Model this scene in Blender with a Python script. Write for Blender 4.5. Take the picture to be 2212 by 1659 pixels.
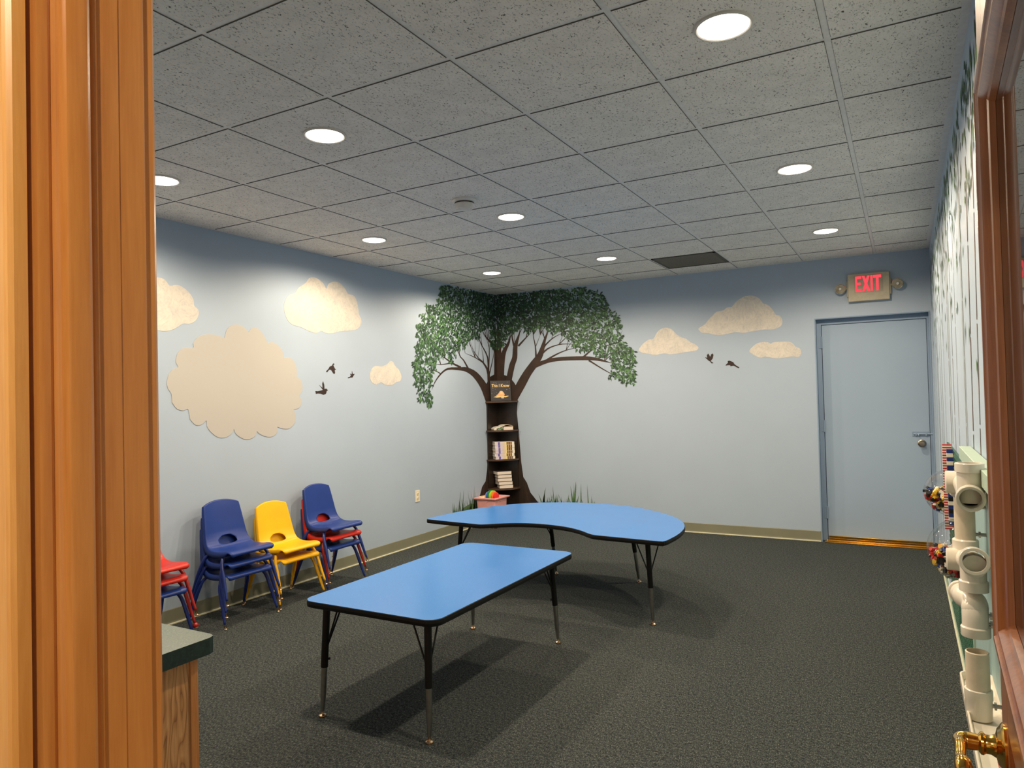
import bpy, bmesh, math, random
from mathutils import Vector, Matrix
random.seed(7)
PI = math.pi
S = bpy.context.scene
for o in list(bpy.data.objects):
    bpy.data.objects.remove(o, do_unlink=True)

# ------------------------------------------------------------------ camera
cam_data = bpy.data.cameras.new('camera')
cam_data.sensor_fit = 'HORIZONTAL'
cam_data.sensor_width = 36.0
cam_data.lens = 36.0 * 1518.77 / 2212.0
cam_data.clip_start = 0.02
cam_data.clip_end = 60
cam = bpy.data.objects.new('camera', cam_data)
S.collection.objects.link(cam)
S.camera = cam
YAW, PITCH, ROLL = -0.509, 0.0201, -0.0243
f_ = Vector((math.sin(YAW) * math.cos(PITCH), math.cos(YAW) * math.cos(PITCH), math.sin(PITCH)))
r0 = Vector((math.cos(YAW), -math.sin(YAW), 0))
u0 = r0.cross(f_)
r_ = r0 * math.cos(ROLL) + u0 * math.sin(ROLL)
u_ = -r0 * math.sin(ROLL) + u0 * math.cos(ROLL)
CAM = Vector((4.2878, -1.5515, 1.4411))
m = Matrix.Identity(4)
for i in range(3):
    m[i][0] = r_[i]; m[i][1] = u_[i]; m[i][2] = -f_[i]; m[i][3] = CAM[i]
cam.matrix_world = m

# ------------------------------------------------------------------ world and exposure
wd = bpy.data.worlds.new('world'); S.world = wd; wd.use_nodes = True
wd.node_tree.nodes['Background'].inputs[0].default_value = (0.55, 0.62, 0.75, 1)
wd.node_tree.nodes['Background'].inputs[1].default_value = 0.05
S.view_settings.view_transform = 'Standard'
S.view_settings.look = 'None'
S.view_settings.gamma = 1
S.view_settings.use_curve_mapping = False
S.view_settings.exposure = 0.0
LAMP_W = 91.0            # each room downlight
LAMP_COL = (1.0, 0.80, 0.57)
HALL_W = 124.0            # the downlights of the hall the picture is taken from

# room: left wall x=0, right wall x=W, back wall y=D, front wall y=F0..F1 (doorway), ceiling z=H
W, D, H = 4.519, 5.764, 2.697
F0, F1 = -1.187, -1.075
TX, TY, OX = 0.6096, 0.595, -0.1826     # ceiling grid
DXL, DXR = 3.57, 4.385                  # doorway
DH = 2.06

# ------------------------------------------------------------------ mesh helpers
def link(name, me, mats=None, parent=None, loc=None):
    o = bpy.data.objects.new(name, me)
    S.collection.objects.link(o)
    if mats is not None:
        for mm in (mats if isinstance(mats, (list, tuple)) else [mats]):
            me.materials.append(mm)
    if parent is not None: o.parent = parent
    if loc is not None: o.location = loc
    return o
def obj(name, bm, mats=None, parent=None, smooth=False, loc=None, sharp=0.6):
    me = bpy.data.meshes.new(name)
    bmesh.ops.recalc_face_normals(bm, faces=bm.faces)
    if smooth:
        for f in bm.faces: f.smooth = True
        for e in bm.edges:
            if len(e.link_faces) == 2 and e.calc_face_angle(0) > sharp: e.smooth = False
    bm.to_mesh(me); bm.free()
    return link(name, me, mats, parent, loc)
def raw(name, bm, mats=None, parent=None, loc=None, smooth=False):
    me = bpy.data.meshes.new(name)
    if smooth:
        for f in bm.faces: f.smooth = True
    bm.to_mesh(me); bm.free()
    return link(name, me, mats, parent, loc)
def struct(o, label=None):
    o['kind'] = 'structure'
    if label: o['label'] = label
    return o
def tag(o, label, cat, group=None):
    o['label'] = label; o['category'] = cat
    if group: o['group'] = group
    return o
def thing(name, label, cat, loc=(0, 0, 0), rz=0.0, group=None):
    o = bpy.data.objects.new(name, None); S.collection.objects.link(o)
    o.empty_display_size = 0.05
    o.location = loc; o.rotation_euler = (0, 0, rz)
    return tag(o, label, cat, group)
def BM(): return bmesh.new()
def box(bm, a, b, bev=0.0, mat=0, seg=2, M=None):
    x0, y0, z0 = a; x1, y1, z1 = b
    r = bmesh.ops.create_cube(bm, size=1.0)
    vs = r['verts']
    for v in vs:
        v.co = Vector(((v.co.x + .5) * (x1 - x0) + x0, (v.co.y + .5) * (y1 - y0) + y0, (v.co.z + .5) * (z1 - z0) + z0))
        if M is not None: v.co = M @ v.co
    fs = list({f for v in vs for f in v.link_faces})
    for f in fs: f.material_index = mat
    if bev > 0:
        es = list({e for v in vs for e in v.link_edges})
        rr = bmesh.ops.bevel(bm, geom=es, offset=bev, segments=seg, affect='EDGES', profile=0.5)
        for f in rr['faces']: f.material_index = mat
def tube(bm, pts, rad, seg=10, mat=0, caps=True):
    pts = [Vector(p) for p in pts]
    n = len(pts)
    rads = rad if isinstance(rad, (list, tuple)) else [rad] * n
    rings = []
    prev = None
    for i, p in enumerate(pts):
        t = (pts[min(i + 1, n - 1)] - pts[max(i - 1, 0)]).normalized()
        if prev is None:
            ref = Vector((0, 0, 1)) if abs(t.z) < 0.9 else Vector((1, 0, 0))
            a = t.cross(ref).normalized()
        else:
            a = (prev - t * prev.dot(t)).normalized()
        prev = a
        b = t.cross(a)
        rings.append([bm.verts.new(p + (a * math.cos(2 * PI * k / seg) + b * math.sin(2 * PI * k / seg)) * rads[i]) for k in range(seg)])
    for i in range(n - 1):
        for k in range(seg):
            f = bm.faces.new((rings[i][k], rings[i][(k + 1) % seg], rings[i + 1][(k + 1) % seg], rings[i + 1][k])); f.material_index = mat
    if caps:
        for rg in (rings[0], rings[-1]):
            f = bm.faces.new(rg); f.material_index = mat
def smooth_path(pts, n=4):
    P = [Vector(p) for p in pts]; out = []
    for i in range(len(P) - 1):
        p0, p1, p2, p3 = P[max(i - 1, 0)], P[i], P[i + 1], P[min(i + 2, len(P) - 1)]
        for k in range(n):
            t = k / n
            out.append(0.5 * ((2 * p1) + (p2 - p0) * t + (2 * p0 - 5 * p1 + 4 * p2 - p3) * t * t + (-p0 + 3 * p1 - 3 * p2 + p3) * t ** 3))
    out.append(P[-1]); return out
def lathe(bm, prof, M=None, seg=24, mat=0, caps=True, a0=0.0, a1=2 * PI):
    full = abs(a1 - a0 - 2 * PI) < 1e-6
    rings = []
    cnt = seg if full else seg + 1
    for r, z in prof:
        rg = []
        for k in range(cnt):
            a = a0 + (a1 - a0) * k / seg
            v = Vector((r * math.cos(a), r * math.sin(a), z))
            rg.append(bm.verts.new(M @ v if M is not None else v))
        rings.append(rg)
    for i in range(len(rings) - 1):
        for k in range(seg if not full else seg):
            k2 = (k + 1) % cnt
            if not full and k + 1 >= cnt: continue
            f = bm.faces.new((rings[i][k], rings[i][k2], rings[i + 1][k2], rings[i + 1][k])); f.material_index = mat
    if caps and full:
        for rg, (r, z) in ((rings[0], prof[0]), (rings[-1], prof[-1])):
            if r > 1e-5:
                f = bm.faces.new(rg); f.material_index = mat
    bmesh.ops.remove_doubles(bm, verts=[v for v in bm.verts], dist=1e-6)
def prism(bm, pts, z0, z1, mat=0, mat_side=None, M=None):
    if mat_side is None: mat_side = mat
    f_ = (lambda v: M @ v) if M is not None else (lambda v: v)
    lo = [bm.verts.new(f_(Vector((x, y, z0)))) for x, y in pts]
    hi = [bm.verts.new(f_(Vector((x, y, z1)))) for x, y in pts]
    fs = [bm.faces.new(lo[::-1]), bm.faces.new(hi)]
    for f in fs: f.material_index = mat
    n = len(pts)
    for i in range(n):
        f = bm.faces.new((lo[i], lo[(i + 1) % n], hi[(i + 1) % n], hi[i])); f.material_index = mat_side
def axisM(loc, direction, roll_ref=None):
    d = Vector(direction).normalized()
    q = d.to_track_quat('Z', 'Y')
    return Matrix.Translation(Vector(loc)) @ q.to_matrix().to_4x4()
def copy_tree(o, parent=None):
    c = o.copy(); S.collection.objects.link(c); c.parent = parent
    for ch in list(o.children):
        copy_tree(ch, c)
    return c

# ------------------------------------------------------------------ materials
def srgb(r, g, b):
    def c(v):
        v /= 255.0
        return v / 12.92 if v <= 0.04045 else ((v + 0.055) / 1.055) ** 2.4
    return (c(r), c(g), c(b), 1)
class NM:
    def __init__(s, name, rough=0.6, color=(0.5, 0.5, 0.5, 1), metal=0.0, spec=0.5):
        s.m = bpy.data.materials.new(name); s.m.use_nodes = True
        s.nt = s.m.node_tree; s.p = s.nt.nodes['Principled BSDF']
        s.p.inputs['Base Color'].default_value = color
        s.p.inputs['Roughness'].default_value = rough
        s.p.inputs['Metallic'].default_value = metal
        s.p.inputs['Specular IOR Level'].default_value = spec
    def n(s, t, **kw):
        nd = s.nt.nodes.new(t)
        for k, v in kw.items():
            if k.startswith('i_'):
                nd.inputs[k[2:].replace('_', ' ')].default_value = v
            else: setattr(nd, k, v)
        return nd
    def l(s, a, b): s.nt.links.new(a, b)
    def coord(s, scale=(1, 1, 1)):
        tc = s.n('ShaderNodeTexCoord'); mp = s.n('ShaderNodeMapping')
        mp.inputs['Scale'].default_value = scale
        s.l(tc.outputs['Object'], mp.inputs['Vector']); return mp.outputs['Vector']
    def noise(s, vec, scale, detail=4, rough=0.55, dist=0.0):
        nd = s.n('ShaderNodeTexNoise'); nd.inputs['Scale'].default_value = scale
        nd.inputs['Detail'].default_value = detail; nd.inputs['Roughness'].default_value = rough
        nd.inputs['Distortion'].default_value = dist
        s.l(vec, nd.inputs['Vector']); return nd.outputs['Fac']
    def ramp(s, fac, stops):
        nd = s.n('ShaderNodeValToRGB'); cr = nd.color_ramp
        while len(cr.elements) < len(stops): cr.elements.new(0.5)
        for e, (p, c) in zip(cr.elements, stops): e.position = p; e.color = c
        s.l(fac, nd.inputs['Fac']); return nd.outputs['Color']
    def mix(s, fac, a, b, mode='MIX'):
        nd = s.n('ShaderNodeMix', data_type='RGBA', blend_type=mode)
        for sock, v in ((nd.inputs['Factor'], fac), (nd.inputs['A'], a), (nd.inputs['B'], b)):
            pass
        for idx, v in ((0, fac), (6, a), (7, b)):
            if isinstance(v, (int, float, tuple)): nd.inputs[idx].default_value = v
            else: s.l(v, nd.inputs[idx])
        return nd.outputs[2]
    def base(s, c): s.l(c, s.p.inputs['Base Color'])
    def bump(s, h, strength=0.2, dist=0.002):
        b = s.n('ShaderNodeBump'); b.inputs['Strength'].default_value = strength; b.inputs['Distance'].default_value = dist
        s.l(h, b.inputs['Height']); s.l(b.outputs['Normal'], s.p.inputs['Normal'])
def plain(name, col, rough=0.5, metal=0.0, spec=0.5, var=0.06, scale=30, bump=0.0):
    k = NM(name, rough, col, metal, spec)
    v = k.coord(); nz = k.noise(v, scale, 3)
    lo = tuple(c * (1 - var) for c in col[:3]) + (1,); hi = tuple(min(1, c * (1 + var)) for c in col[:3]) + (1,)
    k.base(k.ramp(nz, [(0.35, lo), (0.65, hi)]))
    if bump: k.bump(nz, bump, 0.001)
    return k.m
def wood(name, dark, mid, light, scale=1.0, rough=0.3, axis='Z', coat=0.3):
    k = NM(name, rough)
    sc = {'Z': (14, 14, 0.9), 'X': (0.9, 14, 14), 'Y': (14, 0.9, 14)}[axis]
    v = k.coord(tuple(c * scale for c in sc))
    n1 = k.noise(v, 1.6, 5, 0.6, 0.4)
    col = k.ramp(n1, [(0.3, dark), (0.5, mid), (0.72, light)])
    v2 = k.coord(tuple(c * scale * 7 for c in sc))
    n2 = k.noise(v2, 2.2, 3, 0.7)
    col2 = k.mix(0.35, col, k.ramp(n2, [(0.3, dark), (0.7, light)]), 'MIX')
    k.base(col2)
    k.bump(n2, 0.08, 0.001)
    k.p.inputs['Coat Weight'].default_value = coat; k.p.inputs['Coat Roughness'].default_value = 0.18
    return k.m

WALL_BLUE = srgb(165, 181, 199)
def paint(name, col, var=0.03):
    k = NM(name, 0.55, col, spec=0.35)
    v = k.coord(); n1 = k.noise(v, 1.3, 3)
    k.base(k.ramp(n1, [(0.3, tuple(c * (1 - var) for c in col[:3]) + (1,)), (0.7, tuple(min(1, c * (1 + var)) for c in col[:3]) + (1,))]))
    n2 = k.noise(v, 350, 2); k.bump(n2, 0.12, 0.0008)
    return k.m
M_WALL = paint('blue_wall_paint', WALL_BLUE)
M_DOORBLUE = paint('blue_door_paint', srgb(150, 170, 192))
M_FRAMEBLUE = paint('blue_frame_paint', srgb(128, 150, 175))
M_RIGHT = paint('pale_mural_paint', srgb(178, 196, 214), 0.06)
M_HALLWALL = paint('hall_wall_paint', srgb(222, 216, 205))
M_CREAM = paint('cream_paint', srgb(179, 177, 172), 0.015)
def cloud_paint():
    k = NM('brushed_cloud_paint', 0.6)
    v = k.coord((1, 1, 1))
    n0 = k.noise(v, 3.5, 2, 0.5, 3.5)
    n1 = k.noise(v, 9, 3, 0.6, 6.0)
    c0 = k.ramp(n0, [(0.3, srgb(188, 186, 182)), (0.5, srgb(204, 199, 190)), (0.7, srgb(214, 208, 197))])
    k.base(k.mix(0.45, c0, k.ramp(n1, [(0.35, srgb(182, 180, 176)), (0.5, srgb(206, 201, 192)), (0.65, srgb(218, 211, 199))])))
    return k.m
M_CLOUD = cloud_paint()
M_BIRD = plain('dark_bird_paint', srgb(38, 16, 10), 0.6)
def bark():
    k = NM('painted_bark', 0.6)
    v = k.coord((9, 9, 1.2)); n1 = k.noise(v, 2.5, 5, 0.65, 0.8)
    k.base(k.ramp(n1, [(0.3, srgb(22, 14, 9)), (0.55, srgb(40, 27, 17)), (0.8, srgb(78, 55, 33))]))
    return k.m
M_BARK = bark()
M_BRANCH = plain('painted_branch', srgb(50, 33, 23), 0.6, var=0.25, scale=12)
M_LEAF1 = plain('painted_leaf_dark', srgb(28, 50, 38), 0.6, var=0.2)
M_LEAF2 = plain('painted_leaf_green', srgb(50, 84, 54), 0.6, var=0.2)
M_LEAF3 = plain('painted_leaf_light', srgb(84, 124, 76), 0.6, var=0.15)
M_GRASS = plain('painted_grass', srgb(80, 112, 74), 0.6, var=0.25)
M_STEM = plain('painted_stem', srgb(120, 104, 102), 0.6, var=0.3)
M_STEMPALE = plain('painted_stem_pale', srgb(164, 180, 190), 0.6, var=0.1)
M_BASEB = plain('vinyl_cove_base', srgb(128, 128, 108), 0.45, var=0.05, scale=3)
M_BASELIP = plain('vinyl_base_lip', srgb(196, 196, 170), 0.5)

def carpet():
    k = NM('charcoal_loop_carpet', 0.95, spec=0.1)
    v = k.coord((1, 1, 1))
    v2 = k.coord((1.0, 0.45, 1.0))
    n1 = k.noise(v2, 210, 3, 0.75)
    n2 = k.noise(v, 62, 3, 0.6)
    n3 = k.noise(v, 0.8, 2, 0.5)
    c = k.ramp(n1, [(0.40, srgb(20, 23, 26)), (0.52, srgb(56, 62, 66)), (0.60, srgb(102, 108, 104)), (0.72, srgb(178, 178, 164))])
    c = k.mix(0.4, c, k.ramp(n2, [(0.38, srgb(24, 28, 31)), (0.62, srgb(84, 90, 88))]))
    c = k.mix(0.12, c, k.ramp(n3, [(0.3, srgb(36, 42, 46)), (0.7, srgb(78, 82, 78))]))
    k.base(c); k.bump(n1, 0.6, 0.004)
    return k.m
M_CARPET = carpet()
def tile():
    k = NM('fissured_ceiling_tile', 0.9, spec=0.15)
    v = k.coord((1, 1, 1)); v2 = k.coord((1.0, 0.55, 1.0))
    n1 = k.noise(v2, 150, 3, 0.62, 0.9)
    n2 = k.noise(v, 9, 2)
    c1 = k.ramp(n1, [(0.345, srgb(96, 92, 86)), (0.40, srgb(233, 229, 222)), (0.6, srgb(241, 237, 230))])
    c2 = k.ramp(n2, [(0.3, (0.90, 0.90, 0.90, 1)), (0.7, (1, 1, 1, 1))])
    k.base(k.mix(1.0, c1, c2, 'MULTIPLY')); k.bump(n1, 0.5, 0.002)
    return k.m
M_TILE = tile()
M_TILEEDGE = plain('tile_cut_edge', srgb(96, 92, 86), 0.9)
M_TBAR = plain('white_grid_metal', srgb(226, 224, 220), 0.45)
M_WHITE = plain('white_plastic', srgb(225, 222, 214), 0.4)
M_SMOKE = plain('off_white_plastic', srgb(214, 210, 204), 0.35)
M_VENT = plain('grey_vent_mesh', srgb(112, 108, 96), 0.7, var=0.15, scale=60)
M_VENTF = plain('dark_vent_frame', srgb(70, 68, 62), 0.6)
def emis(name, col, s):
    mm = bpy.data.materials.new(name); mm.use_nodes = True; nt = mm.node_tree
    nt.nodes.remove(nt.nodes['Principled BSDF']); e = nt.nodes.new('ShaderNodeEmission')
    e.inputs[0].default_value = col + (1,) if len(col) == 3 else col; e.inputs[1].default_value = s
    nt.links.new(e.outputs[0], nt.nodes['Material Output'].inputs[0]); return mm
M_BULB = emis('lit_lamp_face', (1.0, 0.93, 0.80), 9.0)
M_EXIT = emis('lit_exit_red', (1.0, 0.075, 0.10), 1.1)
M_TRIM = plain('lamp_trim_white', srgb(206, 200, 190), 0.4)
def laminate():
    k = NM('blue_laminate', 0.24, spec=0.5)
    v = k.coord(); n1 = k.noise(v, 420, 2)
    k.base(k.ramp(n1, [(0.3, srgb(54, 118, 196)), (0.7, srgb(66, 130, 206))]))
    n2 = k.noise(v, 3, 2); 
    k.l(k.ramp(n2, [(0.3, (0.20, 0.20, 0.20, 1)), (0.7, (0.26, 0.26, 0.26, 1))]), k.p.inputs['Roughness'])
    return k.m
M_LAM = laminate()
M_TBLACK = plain('black_edge_band', srgb(12, 12, 13), 0.5, var=0.1, spec=0.25)
M_LEGBLACK = plain('black_enamel_leg', srgb(11, 11, 13), 0.4, var=0.1, spec=0.3)
M_CHROME = plain('brushed_chrome', srgb(168, 166, 162), 0.28, metal=1.0, var=0.08, scale=50)
M_GLIDE = plain('glide_metal', srgb(200, 170, 140), 0.25, metal=1.0, var=0.1)
M_NYLON = plain('pale_glide_nylon', srgb(212, 205, 190), 0.4)
def plastic(n, c, rough=0.36):
    k = NM(n, rough, c, spec=0.35); v = k.coord(); nz = k.noise(v, 700, 2); n2 = k.noise(v, 7, 3)
    k.base(k.ramp(n2, [(0.3, tuple(x * 0.93 for x in c[:3]) + (1,)), (0.7, tuple(min(1, x * 1.05) for x in c[:3]) + (1,))]))
    k.bump(nz, 0.12, 0.0006); return k.m
M_CBLUE = plastic('blue_chair_plastic', srgb(26, 54, 128))
M_CRED = plastic('red_chair_plastic', srgb(196, 42, 30))
M_CYEL = plastic('yellow_chair_plastic', srgb(240, 182, 14))
M_LBLUE = plain('blue_leg_enamel', srgb(26, 48, 120), 0.25, var=0.1)
M_LRED = plain('red_leg_enamel', srgb(150, 30, 26), 0.25, var=0.1)
def yleg():
    k = NM('yellow_leg_enamel', 0.3); v = k.coord(); nz = k.noise(v, 45, 4, 0.7)
    k.base(k.ramp(nz, [(0.30, srgb(70, 52, 24)), (0.36, srgb(232, 170, 26)), (0.7, srgb(246, 192, 40))])); return k.m
M_LYEL = yleg()
def oak():
    k = NM('stained_oak', 0.4)
    v = k.coord((1, 1, 0.13)); n1 = k.noise(v, 6, 3, 0.5, 1.2)
    w = k.n('ShaderNodeMath', operation='MULTIPLY'); w.inputs[1].default_value = 26.0; k.l(n1, w.inputs[0])
    fr = k.n('ShaderNodeMath', operation='FRACT'); k.l(w.outputs[0], fr.inputs[0])
    c = k.ramp(fr.outputs[0], [(0.0, srgb(128, 84, 46)), (0.22, srgb(196, 144, 92)), (0.7, srgb(214, 164, 110)), (1.0, srgb(176, 124, 74))])
    n2 = k.noise(k.coord((90, 90, 3)), 2, 3, 0.7)
    k.base(k.mix(0.3, c, k.ramp(n2, [(0.35, srgb(120, 78, 42)), (0.6, srgb(212, 162, 108))])))
    return k.m
M_OAK = oak()
M_OAKEDGE = wood('oak_edge', srgb(160, 98, 50), srgb(196, 130, 70), srgb(208, 148, 88), 1.2, 0.4)
M_JAMB = wood('amber_stained_pine', srgb(178, 112, 54), srgb(203, 138, 72), srgb(218, 156, 88), 0.55, 0.3, coat=0.5)
M_CASING = wood('honey_pine_casing', srgb(206, 142, 70), srgb(224, 164, 88), srgb(236, 184, 110), 0.8, 0.3, coat=0.5)
M_DOORWOOD = wood('brown_door_wood', srgb(120, 66, 32), srgb(158, 92, 46), srgb(184, 116, 62), 0.8, 0.3, coat=0.5)
M_DOORRAIL = wood('brown_door_rail', srgb(120, 66, 32), srgb(158, 92, 46), srgb(184, 116, 62), 0.8, 0.3, axis='Y', coat=0.5)
M_BRASS = plain('polished_brass', srgb(224, 176, 84), 0.14, metal=1.0, var=0.06)
M_KNOB = plain('satin_nickel', srgb(150, 142, 130), 0.3, metal=1.0)
M_CTOP = None
def ctop():
    k = NM('green_speckled_laminate', 0.32); v = k.coord(); n1 = k.noise(v, 260, 3, 0.7)
    k.base(k.ramp(n1, [(0.35, srgb(72, 92, 84)), (0.6, srgb(104, 122, 108)), (0.75, srgb(150, 160, 140))])); return k.m
M_CTOP = ctop()
def cedge():
    k = NM('dark_green_edge', 0.45); v = k.coord(); n1 = k.noise(v, 90, 4, 0.7, 1.0)
    k.base(k.ramp(n1, [(0.3, srgb(16, 30, 30)), (0.6, srgb(30, 54, 50)), (0.8, srgb(56, 84, 74))])); return k.m
M_CEDGE = cedge()
def glass(name, rough=0.0, col=(1, 1, 1, 1), thin=True):
    mm = bpy.data.materials.new(name); mm.use_nodes = True; nt = mm.node_tree
    nt.nodes.remove(nt.nodes['Principled BSDF'])
    g = nt.nodes.new('ShaderNodeBsdfGlossy'); g.inputs['Roughness'].default_value = rough
    t = nt.nodes.new('ShaderNodeBsdfTransparent'); t.inputs[0].default_value = col
    lw = nt.nodes.new('ShaderNodeLayerWeight'); lw.inputs['Blend'].default_value = 0.5
    pw = nt.nodes.new('ShaderNodeMath'); pw.operation = 'POWER'; pw.inputs[1].default_value = 4.0; nt.links.new(lw.outputs['Facing'], pw.inputs[0])
    fr = nt.nodes.new('ShaderNodeMapRange'); fr.inputs['To Min'].default_value = 0.045; fr.inputs['To Max'].default_value = 0.9; nt.links.new(pw.outputs[0], fr.inputs['Value'])
    mx = nt.nodes.new('ShaderNodeMixShader')
    nt.links.new(fr.outputs[0], mx.inputs[0]); nt.links.new(t.outputs[0], mx.inputs[1]); nt.links.new(g.outputs[0], mx.inputs[2])
    nt.links.new(mx.outputs[0], nt.nodes['Material Output'].inputs[0]); return mm
M_GLASS = glass('clear_pane', 0.01, (0.93, 0.96, 0.95, 1))
M_ACRYL = glass('clear_acrylic', 0.02, (0.97, 0.97, 0.97, 1))
M_PVC = plain('white_pvc', srgb(232, 224, 208), 0.22, var=0.03, scale=12)
M_PVCPIPE = plain('cream_pvc_pipe', srgb(222, 208, 184), 0.35, var=0.07, scale=20)
M_GREENPL = plain('dark_green_studded_plate', srgb(22, 84, 58), 0.4, var=0.08)
M_PALEGREEN = plain('pale_green_paint', srgb(176, 198, 180), 0.5, var=0.03)
M_TEAL = plain('pale_teal_paint', srgb(150, 178, 178), 0.5, var=0.04)
M_SHELF = wood('dark_brown_shelf', srgb(16, 11, 8), srgb(28, 19, 14), srgb(44, 30, 22), 1.0, 0.45)
M_SHELFX = wood('dark_brown_shelf_edge', srgb(40, 26, 18), srgb(66, 44, 30), srgb(92, 64, 44), 1.0, 0.45, axis='X')
M_PINK = plain('pink_bin_plastic', srgb(240, 172, 168), 0.35, var=0.04)
def flat(name, r, g, b, rough=0.5): return plain(name, srgb(r, g, b), rough, var=0.05)
M_PAGES = NM('page_edges', 0.8); _v = M_PAGES.coord((1, 1, 60)); M_PAGES.base(M_PAGES.ramp(M_PAGES.noise(_v, 12, 2), [(0.3, srgb(206, 196, 184)), (0.7, srgb(226, 218, 206))])); M_PAGES = M_PAGES.m
M_NIGHT = flat('night_blue_cover', 18, 16, 28, 0.5)
M_GOLD = flat('gold_lettering', 236, 200, 130)
M_TAN = flat('tan_print', 226, 168, 112)
M_STAR = flat('pale_star_print', 190, 190, 205)
M_DKCOVER = flat('dark_book_cover', 40, 34, 34)
M_BLACK = flat('black_plastic', 14, 14, 15)
LEGO = [flat('brick_red', 190, 36, 30, .3), flat('brick_yellow', 236, 190, 60, .3), flat('brick_white', 232, 226, 212, .3), flat('brick_blue', 30, 50, 120, .3), flat('brick_black', 22, 20, 22, .3), flat('brick_green', 30, 70, 40, .3)]

# traced outlines: (along the wall, height) in metres
CLOUD_BACK_SMALL = [[1.788,1.931],[1.829,1.985],[1.899,2.033],[1.953,2.04],[1.998,2.107],[2.047,2.142],[2.105,2.149],[2.161,2.124],[2.202,2.075],[2.262,2.034],[2.308,2.017],[2.353,1.978],[2.389,1.962],[2.425,1.932],[2.433,1.914],[2.414,1.892],[2.35,1.882],[2.257,1.875],[2.201,1.866],[2.125,1.864],[2.068,1.878],[1.972,1.866],[1.904,1.879],[1.836,1.895],[1.797,1.913]]
CLOUD_BACK_BIG = [[2.441,2.119],[2.504,2.155],[2.55,2.207],[2.596,2.248],[2.633,2.277],[2.695,2.285],[2.74,2.313],[2.783,2.314],[2.819,2.356],[2.872,2.391],[2.916,2.409],[2.967,2.412],[3.021,2.395],[3.058,2.365],[3.086,2.323],[3.131,2.302],[3.171,2.255],[3.203,2.2],[3.235,2.189],[3.258,2.153],[3.261,2.118],[3.244,2.084],[3.207,2.065],[3.157,2.054],[3.099,2.062],[3.032,2.056],[2.956,2.048],[2.888,2.041],[2.819,2.054],[2.758,2.046],[2.661,2.034],[2.581,2.046],[2.537,2.062],[2.474,2.071],[2.448,2.096]]
CLOUD_BACK_FLAT = [[2.939,1.854],[2.968,1.892],[3.02,1.929],[3.087,1.938],[3.128,1.929],[3.146,1.915],[3.17,1.929],[3.244,1.93],[3.316,1.926],[3.352,1.905],[3.371,1.878],[3.41,1.855],[3.425,1.824],[3.416,1.79],[3.392,1.774],[3.336,1.781],[3.296,1.775],[3.206,1.768],[3.165,1.773],[3.091,1.791],[3.049,1.781],[3.008,1.798],[2.966,1.826]]
BIRD_BACK_UP = [[2.498,1.812],[2.507,1.814],[2.519,1.807],[2.517,1.836],[2.531,1.852],[2.541,1.837],[2.55,1.816],[2.562,1.843],[2.576,1.85],[2.584,1.835],[2.574,1.797],[2.554,1.773],[2.582,1.752],[2.564,1.748],[2.546,1.769],[2.529,1.781],[2.516,1.795]]
BIRD_BACK_GLIDE = [[2.702,1.719],[2.709,1.732],[2.727,1.747],[2.725,1.765],[2.741,1.769],[2.76,1.761],[2.78,1.751],[2.792,1.729],[2.817,1.71],[2.839,1.697],[2.832,1.687],[2.813,1.697],[2.783,1.716],[2.766,1.714],[2.752,1.71],[2.748,1.722],[2.727,1.723]]
CLOUD_LEFT_CUT = [[1.308,2.28],[1.361,2.296],[1.415,2.286],[1.447,2.251],[1.498,2.265],[1.555,2.249],[1.603,2.212],[1.627,2.171],[1.631,2.136],[1.661,2.113],[1.665,2.078],[1.639,2.032],[1.59,2.006],[1.537,2.002],[1.494,1.973],[1.437,1.948],[1.374,1.943],[1.303,1.963],[1.243,1.974],[1.201,2.027],[1.194,2.107],[1.229,2.192],[1.264,2.245]]
CLOUD_SCALLOPED = [[1.875,1.926],[1.898,1.99],[1.942,2.025],[1.998,2.034],[2.054,2.015],[2.088,1.983],[2.129,2.021],[2.183,2.016],[2.236,1.966],[2.271,1.908],[2.315,1.923],[2.377,1.896],[2.42,1.849],[2.426,1.802],[2.491,1.807],[2.543,1.768],[2.564,1.703],[2.56,1.647],[2.601,1.637],[2.62,1.591],[2.616,1.54],[2.58,1.502],[2.607,1.469],[2.602,1.428],[2.568,1.4],[2.521,1.394],[2.54,1.348],[2.532,1.288],[2.478,1.245],[2.413,1.244],[2.352,1.261],[2.346,1.218],[2.298,1.189],[2.237,1.193],[2.177,1.217],[2.152,1.24],[2.136,1.205],[2.083,1.183],[2.026,1.189],[1.965,1.225],[1.944,1.265],[1.921,1.232],[1.872,1.209],[1.808,1.213],[1.747,1.255],[1.717,1.296],[1.712,1.336],[1.677,1.311],[1.627,1.309],[1.584,1.35],[1.57,1.419],[1.532,1.411],[1.485,1.425],[1.45,1.468],[1.447,1.523],[1.422,1.561],[1.415,1.602],[1.428,1.653],[1.461,1.691],[1.499,1.705],[1.483,1.743],[1.495,1.799],[1.539,1.835],[1.616,1.841],[1.617,1.873],[1.657,1.92],[1.728,1.944],[1.811,1.943]]
CLOUD_LEFT_ROUND = [[2.441,2.2],[2.456,2.261],[2.496,2.311],[2.557,2.332],[2.598,2.38],[2.682,2.437],[2.711,2.472],[2.761,2.492],[2.826,2.483],[2.884,2.453],[2.915,2.414],[2.944,2.461],[3.013,2.488],[3.083,2.484],[3.145,2.443],[3.184,2.403],[3.257,2.394],[3.297,2.348],[3.316,2.276],[3.322,2.231],[3.351,2.188],[3.341,2.136],[3.281,2.091],[3.166,2.072],[3.071,2.06],[2.962,2.033],[2.888,2.036],[2.844,2.049],[2.785,2.026],[2.7,2.038],[2.618,2.063],[2.524,2.076],[2.466,2.122]]
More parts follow.
